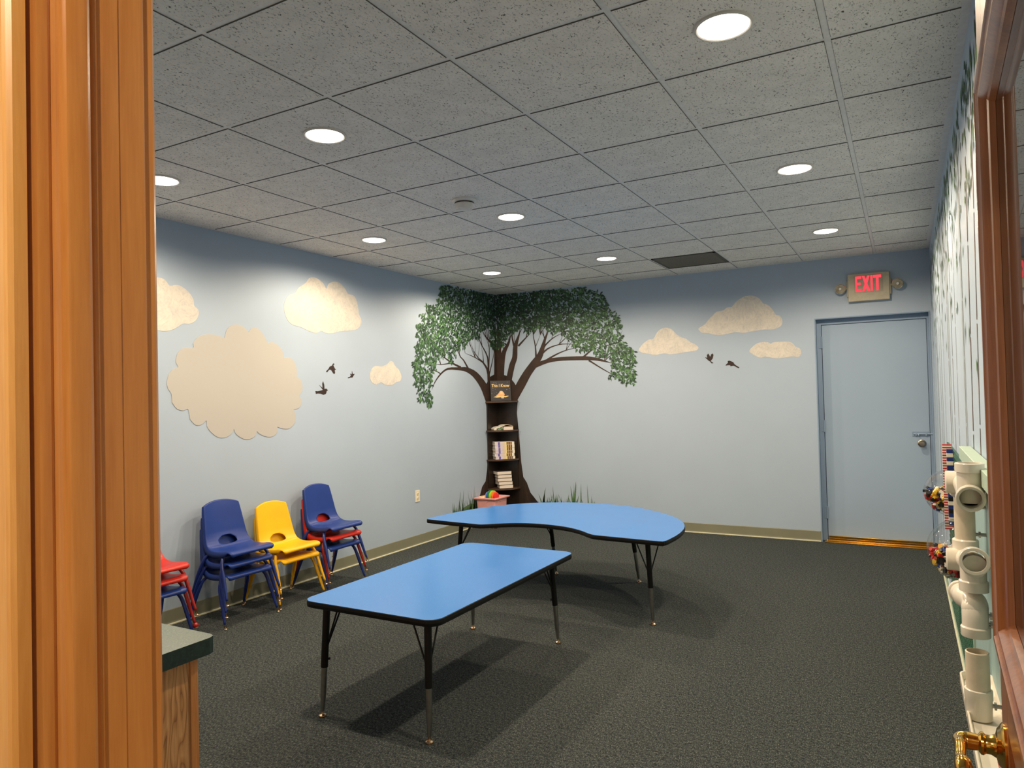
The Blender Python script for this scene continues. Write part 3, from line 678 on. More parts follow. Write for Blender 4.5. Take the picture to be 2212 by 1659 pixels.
# smoke detector
t = thing('smoke_detector', 'round white smoke detector on a ceiling tile', 'smoke detector', (1.902, 2.165, H))
bm = BM(); lathe(bm, [(0.0, 0.0), (0.078, 0.0), (0.078, -0.008), (0.070, -0.016), (0.058, -0.019)], seg=36); obj('base_plate', bm, M_SMOKE, t, True)
bm = BM(); lathe(bm, [(0.060, -0.019), (0.062, -0.022), (0.060, -0.026)], seg=36, caps=False); obj('sensing_slot', bm, M_BLACK, t, True)
bm = BM(); lathe(bm, [(0.060, -0.025), (0.062, -0.030), (0.058, -0.046), (0.050, -0.058), (0.030, -0.062), (0.0, -0.063)], seg=36); obj('cover', bm, M_SMOKE, t, True)
bm = BM(); lathe(bm, [(0.0, -0.062), (0.012, -0.062), (0.011, -0.068), (0.0, -0.069)], seg=16, M=Matrix.Translation((-0.02, -0.025, 0.004))); obj('test_button', bm, M_WHITE, t, True)
# return air vent, fills one tile
t = thing('ceiling_vent', 'dark grey mesh air vent filling one ceiling tile', 'vent', ((gx(4) + gx(5)) / 2, (gy(8) + gy(9)) / 2, H))
hx, hy = TX / 2 - 0.012, TY / 2 - 0.012
bm = BM()
for a, b in (((-hx, -hy), (hx, -hy + .02)), ((-hx, hy - .02), (hx, hy)), ((-hx, -hy), (-hx + .02, hy)), ((hx - .02, -hy), (hx, hy))): box(bm, (a[0], a[1], -0.004), (b[0], b[1], 0.006))
obj('frame', bm, M_VENTF, t)
bm = BM(); box(bm, (-hx + .02, -hy + .02, 0.008), (hx - .02, hy - .02, 0.016)); obj('backing', bm, M_VENTF, t)
bm = BM()
n = 46
for k in range(n):
    x = -hx + .022 + (2 * hx - .044) * k / (n - 1); box(bm, (x - .0032, -hy + .02, -0.001), (x + .0032, hy - .02, 0.004))
    y = -hy + .022 + (2 * hy - .044) * k / (n - 1); box(bm, (-hx + .02, y - .0032, 0.0), (hx - .02, y + .0032, 0.005))
obj('mesh_grille', bm, M_VENT, t)

# ================================================================== blue exit door in the back wall
t = bpy.data.objects.new('door_1', None); S.collection.objects.link(t); t.location = (3.585, D, 0); struct(t, 'closed blue metal exit door')
door1 = t
def local(o_): pass
sx0, sx1, sz = 3.60, 4.478, 2.075
yb = D + 0.085                                   # face of the slab
bm = BM(); off = Vector(t.location)
def boxw(bm, a, b, **k): box(bm, (a[0] - off.x, a[1] - off.y, a[2] - off.z), (b[0] - off.x, b[1] - off.y, b[2] - off.z), **k)
boxw(bm, (sx0 + .004, yb, 0.012), (sx1 - .003, yb + .044, sz - .004), bev=0.002); obj('door_panel', bm, M_DOORBLUE, t)
bm = BM()
fw = 0.05
boxw(bm, (DX0, yb - .012, 0), (sx0, yb + .05, sz)); boxw(bm, (sx1, yb - .012, 0), (DX1, yb + .05, sz)); boxw(bm, (DX0, yb - .012, sz), (DX1, yb + .05, DZ))
boxw(bm, (DX0, D - .006, 0), (DX0 + .010, yb - .012, DZ - .010)); boxw(bm, (DX1 - .010, D - .006, 0), (DX1, yb - .012, DZ - .010)); boxw(bm, (DX0, D - .006, DZ - .010), (DX1, yb - .012, DZ))
obj('door_frame', bm, M_FRAMEBLUE, t)
bm = BM(); boxw(bm, (sx0, yb + .046, 0), (sx1, yb + .055, sz)); obj('door_stop', bm, M_BLACK, t)
for z in (1.905, 1.10, 0.27):
    bm = BM(); boxw(bm, (sx0 - .022, yb - .016, z - .055), (sx0 + .002, yb - .011, z + .055), bev=.001)
    tube(bm, [(sx0 + .002 - off.x, yb - .018 - off.y, z - .058), (sx0 + .002 - off.x, yb - .018 - off.y, z + .058)], .007, 10)
    obj('hinge', bm, M_FRAMEBLUE, t)
kz = 0.94; kx = 4.41
bm = BM(); Mk = axisM((kx - off.x, yb - off.y, kz), (0, -1, 0))
lathe(bm, [(0.034, 0.0), (0.034, 0.005), (0.026, 0.010), (0.012, 0.012), (0.011, 0.034), (0.020, 0.040), (0.028, 0.050), (0.028, 0.060), (0.020, 0.068), (0.0, 0.070)], M=Mk, seg=28); obj('door_knob', bm, M_KNOB, t, True)
bz = 1.025
bm = BM(); boxw(bm, (4.335, yb - .005, bz - .022), (4.465, yb, bz + .022), bev=.001)
for x in (4.36, 4.44): boxw(bm, (x, yb - .018, bz - .016), (x + .012, yb - .003, bz + .012), bev=.002)
obj('bolt_plate', bm, M_FRAMEBLUE, t)
bm = BM(); tube(bm, [(4.345 - off.x, yb - .013 - off.y, bz), (4.50 - off.x, yb - .013 - off.y, bz)], .006, 12); tube(bm, [(4.385 - off.x, yb - .013 - off.y, bz), (4.385 - off.x, yb - .034 - off.y, bz - .012)], .005, 10); obj('slide_bolt', bm, M_DOORBLUE, t, True)
bm = BM(); boxw(bm, (DX0 + .03, D - .035, 0), (DX1 - .02, yb + .04, .008), bev=.002); boxw(bm, (DX0 + .045, D + .02, .008), (DX1 - .03, yb + .02, .018), bev=.004)
boxw(bm, (sx0 + .01, yb - .014, 0.022), (sx1 - .01, yb - .001, .050), bev=.003); obj('threshold', bm, M_BRASS, t)

# exit sign with two emergency lamp heads
t = thing('exit_sign', 'beige exit sign with lit red letters and two round lamps, above the blue door', 'exit sign', (4.025, D, 2.39))
bm = BM(); box(bm, (-.172, -.052, -.128), (.172, 0, .128), bev=.006); box(bm, (-.182, -.034, -.08), (-.17, -.004, .07), bev=.003); box(bm, (.17, -.034, -.08), (.182, -.004, .07), bev=.003)
M_SIGN = plain('beige_sign_housing', srgb(186, 176, 152), 0.5); obj('housing', bm, M_SIGN, t)
bm = BM(); box(bm, (-.118, -.0545, -.052), (.118, -.052, .108)); obj('sign_face', bm, plain('beige_sign_face', srgb(172, 160, 138), 0.45), t)
def strokes(bm, polys, x0, z0, sx, sz, y0, y1):
    for P in polys:
        a = [bm.verts.new((x0 + u * sx, y0, z0 + v * sz)) for u, v in P]; b = [bm.verts.new((x0 + u * sx, y1, z0 + v * sz)) for u, v in P]
        bm.faces.new(a); bm.faces.new(b[::-1])
        for k in range(len(P)): bm.faces.new((a[k], a[(k + 1) % len(P)], b[(k + 1) % len(P)], b[k]))
LET = {'E': [[(0, 0), (.32, 0), (.32, 1), (0, 1)], [(.32, 0), (1, 0), (1, .17), (.32, .17)], [(.32, .42), (.85, .42), (.85, .59), (.32, .59)], [(.32, .83), (1, .83), (1, 1), (.32, 1)]],
 'X': [[(0, 0), (.34, 0), (1, 1), (.66, 1)], [(.66, 0), (1, 0), (.34, 1), (0, 1)]], 'I': [[(0, 0), (1, 0), (1, 1), (0, 1)]], 'T': [[(.33, 0), (.67, 0), (.67, .82), (.33, .82)], [(0, .82), (1, .82), (1, 1), (0, 1)]]}
bm = BM(); y0, y1 = -.0545, -.0575
for ch, x, w in (('E', -.108, .052), ('X', -.052, .066), ('I', .018, .019), ('T', .041, .066)): strokes(bm, LET[ch], x, -.040, w, .142, y0, y1 - (0.0004 if ch == 'X' else 0))
obj('lettering', bm, M_EXIT, t)
for sgn, dzz in ((-1, 0.0), (1, 0.006)):
    bm = BM(); Mh = axisM((sgn * .237, -.055, dzz), (0.12 * -sgn, -1, -0.18))
    lathe(bm, [(0.0, -.045), (.022, -.043), (.038, -.02), (.046, .0), (.048, .010), (.044, .014), (.042, .008), (.030, -.006), (.014, -.016), (0, -.018)], M=Mh, seg=28)
    h_ = obj('lamp_head', bm, plain('lamp_chrome', srgb(220, 214, 200), 0.16, metal=0.9), t, True)
    bm = BM(); lathe(bm, [(0, .004), (.012, .003), (.012, -.010), (0, -.012)], M=Mh, seg=16); obj('bulb', bm, M_WHITE, h_, True)
    bm = BM(); lathe(bm, [(0.0, .011), (.030, .0105), (.043, .009)], M=Mh, seg=28, caps=False); obj('lens', bm, M_ACRYL, h_, True)
    bm = BM(); tube(bm, [(sgn * .178, -.02, dzz), (sgn * .195, -.03, dzz), (sgn * .205, -.04, dzz)], .009, 10); obj('arm', bm, M_SIGN, t, True)

# wall outlet
t = thing('wall_outlet', 'cream duplex power outlet low on the left wall', 'outlet', (0, 4.133, 0.485))
bm = BM(); box(bm, (0, -.036, -.058), (.006, .036, .058), bev=.003); obj('cover_plate', bm, flat('cream_outlet', 232, 222, 198, .4), t)
for z in (-.022, .022):
    bm = BM(); lathe(bm, [(0, .009), (.0145, .009), (.016, .006)], M=axisM((0, 0, z), (1, 0, 0)), seg=20, caps=True); s_ = obj('socket', bm, flat('cream_socket', 220, 208, 182, .4), t)
    bm = BM()
    for y in (-.006, .006): box(bm, (.0088, y - .0012, z - .002), (.0095, y + .0012, z + .007))
    box(bm, (.0088, -.002, z - .010), (.0095, .002, z - .006)); obj('socket_slot', bm, M_BLACK, s_)

# ================================================================== doorway woodwork (near)
def moulding_left():
    t = bpy.data.objects.new('trim_3', None); S.collection.objects.link(t); t.location = (DXL, F0, 0); struct(t, 'amber stained wooden door jamb and casing')
    return t
jt = moulding_left()
def jamb_profile(sgn, x0):
    # (protrusion into the opening, y) from the hall edge to the room edge
    P = [(0.0, F0), (.001, F0 + .004), (.001, F0 + .010), (-.002, F0 + .014), (.002, F0 + .0165), (.003, F0 + .019), (.013, F0 + .021), (.014, F0 + .024), (.014, F0 + .041), (.011, F0 + .045), (.004, F0 + .0465), (.0035, F0 + .0495),
         (.0055, F0 + .052), (.0055, F0 + .055), (.0015, F0 + .057), (.0015, F0 + .080), (0.0, F0 + .0805), (0.0, F1 - .003), (-.003, F1)]
    return P
bm = BM()
def sweep_vert(bm, pts2d, z0, z1):
    A = [bm.verts.new((x, y, z0)) for x, y in pts2d]; B = [bm.verts.new((x, y, z1)) for x, y in pts2d]
    n = len(pts2d)
    for k in range(n): bm.faces.new((A[k], A[(k + 1) % n], B[(k + 1) % n], B[k]))
    bm.faces.new(A); bm.faces.new(B)
L_ = [(p[0], p[1] - F0) for p in jamb_profile(1, 0)] + [(-.02, F1 - F0), (-.02, 0)]
sweep_vert(bm, L_, 0, DH); obj('jamb', bm, M_JAMB, jt, True, sharp=0.35)
R_ = [(DXR - DXL - p[0], p[1] - F0) for p in jamb_profile(1, 0)] + [(DXR - DXL + .02, F1 - F0), (DXR - DXL + .02, 0)]
bm = BM(); sweep_vert(bm, R_, 0, DH); obj('jamb', bm, M_JAMB, jt, True, sharp=0.35)
bm = BM(); wdt = DXR - DXL; box(bm, (0, 0, DH - .002), (wdt, F1 - F0, DH + .018), bev=.001); box(bm, (0, .021, DH - .014), (wdt, .056, DH), bev=.003); obj('head_jamb', bm, M_JAMB, jt)
def casing(xa, xb, za, zb, ya, depth, name='casing'):
    # bevelled board with a bead, on the wall face
    bm = BM(); s = 1 if depth > 0 else -1; d_ = abs(depth)
    y = lambda q: ya + s * q
    box(bm, (min(xa, xb), min(y(0), y(d_ * .72)), za), (max(xa, xb), max(y(0), y(d_ * .72)), zb), bev=.003)
    return bm
for (ya, sg) in ((-.006, -1), (F1 - F0, 1)):
    for side in ('l', 'r'):
        if side == 'r' and sg == 1: continue       # the open door leaf covers this side
        prof = [(.006, 0), (.006, .012), (.009, .016), (.014, .017), (.018, .0135), (.022, .013), (.046, .016), (.050, .019), (.060, .019), (.063, .016), (.063, 0)]
        pts = [((-a if side == 'l' else wdt + a), ya + sg * b) for a, b in prof]
        bm = BM(); sweep_vert(bm, pts, 0, DH + .066); obj('casing', bm, M_CASING if sg == -1 else M_JAMB, jt, True, sharp=0.5)
    bm = BM(); box(bm, (-.006, min(ya, ya + sg * .016), DH + .006), (wdt + (.006 if sg == -1 else 0), max(ya, ya + sg * .016), DH + .066), bev=.003); obj('casing', bm, M_CASING, jt)

# glazed wooden door, opened against the right wall
ANG = math.radians(1.8)
dt = bpy.data.objects.new('door_2', None); S.collection.objects.link(dt); struct(dt, 'open brown wooden door with a glass pane and brass lever')
nn = Vector((math.cos(ANG), -math.sin(ANG), 0)); dd = Vector((math.sin(ANG), math.cos(ANG), 0))
hp = Vector((CAM.x, CAM.y, 0)) + nn * 0.072; hp = hp + dd * ((F1 + 0.002 - hp.y) / dd.y)
# local x: into the slab (away from the opening), local y: from the hinge to the latch edge
dt.location = (hp.x, hp.y, 0); dt.rotation_euler = (0, 0, -ANG)
DWD, DT = 0.805, 0.042
LZ0, LZ1, LY0, LY1 = 1.105, 1.845, 0.115, 0.700     # pane opening
bm = BM()
box(bm, (0, 0, .012), (DT, LY0, 2.035), bev=.0015); box(bm, (0, LY1, .012), (DT, DWD, 2.035), bev=.0015)
obj('stile', bm, M_DOORWOOD, dt)
bm = BM(); box(bm, (0.0003, LY0, LZ1), (DT - .0003, LY1, 2.0348)); box(bm, (0.0003, LY0, LZ0 - .14), (DT - .0003, LY1, LZ0)); box(bm, (0.0003, LY0, .0122), (DT - .0003, LY1, .24)); obj('rail', bm, M_DOORRAIL, dt)
bm = BM(); box(bm, (.012, LY0, .24), (DT - .012, LY1, LZ0 - .14)); box(bm, (.004, LY0 + .05, .29), (DT - .004, LY1 - .05, LZ0 - .19), bev=.006); obj('raised_panel', bm, M_DOORWOOD, dt)
bm = BM(); box(bm, (.0128, LY0 - .005, LZ0 - .005), (.0178, LY1 + .005, LZ1 + .005)); obj('glass_pane', bm, M_GLASS, dt)
def lite_frame(face, sg):
    # mitred moulding ring; profile (inward from the pane edge, height over the face)
    prof = [(-.030, 0), (-.030, .006), (-.026, .0100), (-.020, .0115), (-.014, .0112), (-.010, .007), (-.007, .006), (-.004, .0065), (.001, .002), (.004, -.003), (.008, -.005), (.010, -.009), (.012, -.0125)]
    bm = BM(); rings = []
    for a, h_ in prof:
        x = face - sg * h_
        rings.append([bm.verts.new((x, y, z)) for y, z in ((LY0 + a, LZ0 + a), (LY1 - a, LZ0 + a), (LY1 - a, LZ1 - a), (LY0 + a, LZ1 - a))])
    for i in range(len(rings) - 1):
        for k in range(4): bm.faces.new((rings[i][k], rings[i][(k + 1) % 4], rings[i + 1][(k + 1) % 4], rings[i + 1][k]))
    return bm
obj('pane_moulding', lite_frame(0, 1), M_DOORWOOD, dt, True, sharp=0.5); obj('pane_moulding', lite_frame(DT, -1), M_DOORWOOD, dt, True, sharp=0.5)
for z in (.25, 1.02, 1.80):
    bm = BM(); tube(bm, [(-.004, -.006, z - .045), (-.004, -.006, z + .045)], .006, 10); box(bm, (-.001, -.002, z - .045), (.001, .03, z + .045)); obj('hinge', bm, M_BRASS, dt)
LVZ, LVY = 0.925, 0.745
def lever(sg, face):
    bm = BM(); Mr = axisM((face, LVY, LVZ), (-sg, 0, 0))
    lathe(bm, [(.033, 0), (.0335, .003), (.030, .006), (.028, .0065), (.024, .010), (.016, .012), (.013, .018), (.013, .024), (.0155, .027), (.0155, .030), (.012, .033), (.0, .034)], M=Mr, seg=32)
    ros = obj('rosette', bm, M_BRASS, dt, True)
    bm = BM(); x = face - sg * .034
    ext = .022 if sg > 0 else .004
    P = smooth_path([(x + sg * .004, LVY, LVZ), (x - sg * ext * .6, LVY, LVZ), (x - sg * ext, LVY - .006, LVZ + .001), (x - sg * ext, LVY - .030, LVZ + .004), (x - sg * ext, LVY - .060, LVZ - .004), (x - sg * (ext - .002), LVY - .088, LVZ + .003), (x - sg * (ext - .004), LVY - .104, LVZ - .006)], 5)
    n = len(P); tube(bm, P, [0.0105 + 0.0022 * math.sin(i / (n - 1) * 9) - 0.002 * (i / (n - 1)) for i in range(n)], 14)
    for v in bm.verts:
        if v.co.y < LVY - .02: v.co.z = LVZ + (v.co.z - LVZ) * 1.15
    obj('lever', bm, M_BRASS, ros, True)
lever(1, 0.0); lever(-1, DT)

# ================================================================== counter by the doorway
t = thing('counter_cabinet', 'oak base cabinet under the green counter by the doorway', 'cabinet', (2.1, -0.77, 0))
CX1 = 2.832 - 2.1; CX0 = 1.32 - 2.1; cy0, cy1 = F1 + .02 + .77, -0.475 + .77
bm = BM(); box(bm, (CX0, cy0, .09), (CX1 - .02, cy1 - .02, .862)); box(bm, (CX0 + .02, cy0, 0), (CX1 - .02, cy1 - .08, .09)); obj('carcass', bm, M_OAK, t)
bm = BM(); box(bm, (CX1 - .02, cy0, 0), (CX1 - .004, cy1 - .02, .862)); obj('side_panel', bm, M_OAK, t)
bm = BM(); box(bm, (CX1 - .045, cy1 - .02, .0), (CX1, cy1, .862), bev=.001); box(bm, (CX0, cy1 - .02, .09), (CX0 + .04, cy1, .862)); box(bm, (CX0 + .04, cy1 - .02, .82), (CX1 - .045, cy1, .862)); box(bm, (CX0 + .04, cy1 - .02, .09), (CX1 - .045, cy1, .12)); obj('face_frame', bm, M_OAKEDGE, t)
nD = 3; dw = (CX1 - .045 - CX0 - .04) / nD
for k in range(nD):
    x = CX0 + .04 + k * dw
    bm = BM(); box(bm, (x + .006, cy1, .125), (x + dw - .006, cy1 + .018, .815), bev=.004); d_ = obj('door', bm, M_OAK, t)
    bm = BM(); tube(bm, smooth_path([(x + dw - .04, cy1 + .016, .70), (x + dw - .04, cy1 + .042, .705), (x + dw - .04, cy1 + .042, .765), (x + dw - .04, cy1 + .016, .77)], 4), .005, 10); obj('handle', bm, M_KNOB, d_, True)
bm = BM()
pts = [(1.30, F1 + .004), (2.857, F1 + .004), (2.857, -0.462), (2.851, -0.448), (2.837, -0.442), (1.30, -0.442)]
prism(bm, pts, .8625, .9005, mat=0, mat_side=1)
ct = obj('countertop', bm, [M_CTOP, M_CEDGE]); tag(ct, 'dark green laminate countertop on the oak cabinet beside the doorway', 'countertop')

# ================================================================== tables
def rounded_rect(x0, y0, x1, y1, r, n=7):
    out = []
    for cx, cy, a0 in ((x1 - r, y0 + r, -PI / 2), (x1 - r, y1 - r, 0), (x0 + r, y1 - r, PI / 2), (x0 + r, y0 + r, PI)):
        for k in range(n + 1):
            a = a0 + PI / 2 * k / n; out.append((cx + r * math.cos(a), cy + r * math.sin(a)))
    return out
def inset(pts, d):
    n = len(pts); out = []
    for i in range(n):
        p0 = Vector(pts[i - 1]); p1 = Vector(pts[i]); p2 = Vector(pts[(i + 1) % n])
        t1 = (p1 - p0).normalized(); t2 = (p2 - p1).normalized(); nrm = Vector((-(t1.y + t2.y), t1.x + t2.x))
        if nrm.length < 1e-6: nrm = Vector((-t1.y, t1.x))
        nrm.normalize(); out.append((p1.x + nrm.x * d, p1.y + nrm.y * d))
    return out
def table_top(pts, h, thick, parent):
    bm = BM(); prism(bm, inset(pts, .002), h - thick + .002, h); obj('tabletop', bm, M_LAM, parent)
    # black T-moulding around the edge
    bm = BM(); n = len(pts); prof = [(.0025, -.0004), (0.0, -.003), (-.0015, -thick * .5), (0.0, -thick + .002), (.004, -thick)]
    inner = inset(pts, .0028)
    rings = []
    for a, z in prof: rings.append([bm.verts.new((x, y, h + z)) for x, y in inset(pts, a)])
    for i in range(len(rings) - 1):
        for k in range(n): bm.faces.new((rings[i][k], rings[i][(k + 1) % n], rings[i + 1][(k + 1) % n], rings[i + 1][k]))
    rb = [bm.verts.new((x, y, h - thick)) for x, y in inset(pts, .03)]
    for k in range(n): bm.faces.new((rings[-1][k], rings[-1][(k + 1) % n], rb[(k + 1) % n], rb[k]))
    raw('edge_band', bm, M_TBLACK, parent, smooth=False)
def table_leg(parent, top, foot, zt, inward, split=0.45, r=.0165):
    top = Vector((top[0], top[1], zt)); foot = Vector((foot[0], foot[1], 0)); ax = top - foot
    P = lambda s: foot + ax * s
    bm = BM(); tube(bm, [P(1), P(split)], r, 18); tube(bm, [P(split), P(split) + ax * -.002], r * 1.02, 18)
    tube(bm, [P(1), P(1) - Vector((0, 0, .006))], .034, 18)
    lg = obj('leg', bm, M_LEGBLACK, parent, True)
    bm = BM(); tube(bm, [P(split - .004), P(split * .45), P(.055)], [r * .84, r * .80, r * .52], 16)
    obj('leg_insert', bm, M_CHROME, lg, True)
    bm = BM(); fz = Matrix.Translation(P(0.0)); lathe(bm, [(0, .0), (.015, .0), (.018, .003), (.017, .008), (.009, .013), (.0065, .020), (.0065, .034), (0, .034)], M=fz, seg=18); obj('foot_glide', bm, M_GLIDE, lg, True)
    for k, d in enumerate(inward):
        e = Vector((top.x + d[0], top.y + d[1], zt - .002)); s = P(split + .20) + Vector((d[0], d[1], 0)).normalized() * r * .9
        bm = BM(); tube(bm, [e + (e - s).normalized() * 0, s], .0042, 8); tube(bm, [s, P(split + .17) + Vector((d[0], d[1], 0)).normalized() * r * .9], .0042, 8); obj('brace', bm, M_LEGBLACK, lg, True)
    bm = BM(); q = P(split + .07); dv = Vector((inward[0][0] + inward[-1][0], inward[0][1] + inward[-1][1], 0)).normalized()
    tube(bm, [q + dv * r * .8, q + dv * (r + .009)], .006, 10); obj('adjusting_screw', bm, M_LEGBLACK, lg, True)
# rectangular activity table
TH = 0.53
t = thing('activity_table', 'low rectangular blue-topped table, nearest the camera', 'table', (2.185, 1.525, 0))
ox, oy = 2.185, 1.525
X0, X1, Y0, Y1 = 1.815, 2.572, 0.822, 2.232
pts = [(x - ox, y - oy) for x, y in rounded_rect(X0, Y0, X1, Y1, .065)]
table_top(pts, TH, .030, t)
for (tx, ty, fx, fy) in ((1.925, .875, 1.904, .855), (2.480, .900, 2.499, .868), (2.452, 2.155, 2.470, 2.187), (1.905, 2.155, 1.876, 2.193)):
    sx = 1 if tx < ox else -1; sy = 1 if ty < oy else -1
    table_leg(t, (tx - ox, ty - oy), (fx - ox, fy - oy), TH - .030, [(sx * .085, 0), (0, sy * .085)])
# kidney table
KH = 0.55
t = thing('kidney_table', 'large kidney-shaped blue-topped table with a concave near edge', 'table', (2.1, 3.2, 0))
ox, oy = 2.1, 3.2
K1 = [(1.135, 2.745), (1.35, 2.722), (1.60, 2.705)]
K2 = [(1.60, 2.705), (1.64, 2.712), (1.722, 2.778), (1.81, 2.835), (1.897, 2.866), (2.01, 2.882), (2.133, 2.869), (2.25, 2.835), (2.364, 2.770), (2.46, 2.690), (2.505, 2.660), (2.55, 2.650)]
K3 = [(2.55, 2.650), (2.75, 2.636), (2.955, 2.622), (2.985, 2.64), (2.995, 2.68)]
K4 = [(2.995, 2.68), (3.003, 2.90), (2.970, 3.148), (2.880, 3.372), (2.725, 3.575), (2.46, 3.785), (2.28, 3.865), (2.099, 3.895), (1.93, 3.895), (1.772, 3.865), (1.483, 3.730), (1.285, 3.480), (1.185, 3.211), (1.130, 2.934), (1.118, 2.78), (1.135, 2.745)]
kp = []
for seg in (K1, K2, K3, K4):
    kp += [(q.x - ox, q.y - oy) for q in smooth_path([(a, b, 0) for a, b in seg], 3)[:-1]]
table_top(kp, KH, .030, t)
for (tx, ty, fx, fy, br) in ((2.850, 2.720, 2.868, 2.732, [(-.09, .03), (.05, .09)]), (2.410, 3.62, 2.459, 3.66, [(-.05, -.08), (.06, -.07)]), (1.755, 3.55, 1.765, 3.635, [(.05, -.08), (-.05, -.08)]), (1.345, 2.89, 1.300, 2.865, [(.09, .02), (.04, .09)])):
    table_leg(t, (tx - ox, ty - oy), (fx - ox, fy - oy), KH - .030, br)

# ================================================================== stacking chairs
def shell_mesh():
    SHX = .040
    prof = [(.128, .286), (.134, .296), (.132, .308), (.122, .318), (.105, .3225), (.07, .3215), (.03, .316), (-.02, .313), (-.06, .315), (-.088, .322), (-.108, .334), (-.124, .352), (-.135, .376), (-.144, .405), (-.152, .440), (-.160, .475), (-.168, .510), (-.176, .545), (-.183, .575), (-.188, .595)]
    P = smooth_path([(x + SHX, 0, z + .011) for x, z in prof], 5)
    n = len(P)
    def half(i):      # half width along the profile
        t = i / (n - 1)
        K = [(0, .158), (.12, .166), (.30, .170), (.46, .170), (.56, .166), (.68, .158), (.85, .146), (1.0, .134)]
        for (a, wa), (b, wb) in zip(K, K[1:]):
            if t <= b: return wa + (wb - wa) * (t - a) / (b - a)
        return K[-1][1]
    def flange(i):
        t = i / (n - 1)
        K = [(0, .010), (.22, .010), (.27, .034), (.5, .038), (.62, .030), (1.0, .016)]
        for (a, wa), (b, wb) in zip(K, K[1:]):
            if t <= b: return wa + (wb - wa) * (t - a) / (b - a)
        return K[-1][1]
    m_ = 39
    bm = bmesh.new(); grid = []
    hc, hw, hh = None, .070, .046
    # arc length for the hole
    s = [0.0]
    for i in range(1, n): s.append(s[-1] + (P[i] - P[i - 1]).length)
    ihc = next(i for i in range(n) if P[i].z > .358 and P[i].x < SHX - .05); sc_ = s[ihc]
    for i in range(n):
        t = (P[min(i + 1, n - 1)] - P[max(i - 1, 0)]).normalized(); nrm = Vector((-t.z, 0, t.x))   # up / forward is -nrm
        if nrm.z < 0 and i < n // 2: nrm = -nrm
        # normal pointing to the sitter: up on the seat, forward on the back
        nrm = Vector((t.z, 0, -t.x))
        w = half(i); fl_ = flange(i); row = []
        tt = i / (n - 1)
        arch = 0.0
        cols = []
        for k in range(m_):
            u = -1 + 2 * k / (m_ - 1)
            dish = -.006 * (1 - u * u) if tt < .5 else -.010 * (1 - u * u) * min(1, (tt - .5) * 5)
            p = P[i] + nrm * dish + Vector((0, u * w, 0))
            if tt > .70:   # arched top edge
                p += t * (.030 * (1 - abs(u) ** 2.2) * ((tt - .70) / .30) ** 2)
            cols.append(p)
        e0, e1 = cols[0], cols[-1]
        L0 = [e0 - nrm * fl_ + Vector((0, -.010, 0)), e0 - nrm * fl_ * .45 + Vector((0, -.008, 0)), e0 - nrm * .004 + Vector((0, -.0045, 0))]
        L1 = [e1 - nrm * .004 + Vector((0, .0045, 0)), e1 - nrm * fl_ * .45 + Vector((0, .008, 0)), e1 - nrm * fl_ + Vector((0, .010, 0))]
        grid.append([bm.verts.new(q) for q in L0 + cols + L1])
    # top flange row, curling backwards
    t = (P[-1] - P[-2]).normalized(); nrm = Vector((t.z, 0, -t.x))
    for dn, dt_ in ((.003, .004), (.012, .006)):
        row = grid[n - 1]; last = len(row) - 1
        grid.append([bm.verts.new(v.co + (t * dt_ - nrm * dn) * (1.0 if 3 <= q <= last - 3 else (0.0 if q in (0, last) else .35))) for q, v in enumerate(row)])
    NR = len(grid); NC = len(grid[0])
    faces = {}
    for i in range(NR - 1):
        for k in range(NC - 1): faces[(i, k)] = bm.faces.new((grid[i][k], grid[i][k + 1], grid[i + 1][k + 1], grid[i + 1][k]))
    # hand hole: D shape, flat below and round above
    def hole_val(v, i):
        du = v.co.y / hw; dv = (s[min(i, n - 1)] - sc_); dv = dv / (hh * (1.0 if dv > 0 else .45)); return du * du + dv * dv
    inside_v = {}
    for i in range(n):
        for k in range(NC):
            inside_v[grid[i][k]] = hole_val(grid[i][k], i)
    kill = [f for f in faces.values() if all(v in inside_v for v in f.verts) and sum(math.sqrt(inside_v[v]) for v in f.verts) / 4 < 1.0]
    dead = set(kill)
    # pull the rim vertices of the hole onto the outline
    rim = set()
    for f in kill:
        for e in f.edges:
            if any(q not in dead for q in e.link_faces):
                rim.update(e.verts)
    idx = {grid[i][k]: (i, k) for i in range(n) for k in range(NC)}
    newp = {}
    for v in rim:
        i, k = idx[v]; val = math.sqrt(max(inside_v[v], 1e-4)); c = Vector((P[ihc].x, 0, P[ihc].z))
        dv = (s[i] - sc_) / val; y = v.co.y / val; target = sc_ + dv
        j = max(0, min(n - 2, next((q for q in range(n - 1) if s[q] <= target <= s[q + 1]), i)))
        a = (target - s[j]) / (s[j + 1] - s[j]); base = P[j].lerp(P[j + 1], a); base0 = P[i]
        newp[v] = Vector((v.co.x + (base.x - base0.x), y, v.co.z + (base.z - base0.z)))
    for v, q in newp.items(): v.co = q
    bmesh.ops.delete(bm, geom=kill, context='FACES')
    bmesh.ops.recalc_face_normals(bm, faces=bm.faces)
    bmesh.ops.solidify(bm, geom=bm.faces[:], thickness=0.0055)
    bmesh.ops.recalc_face_normals(bm, faces=bm.faces)
    for f in bm.faces: f.smooth = True
    me = bpy.data.meshes.new('seat_shell'); bm.to_mesh(me); bm.free()
    return me
SHELL = shell_mesh()
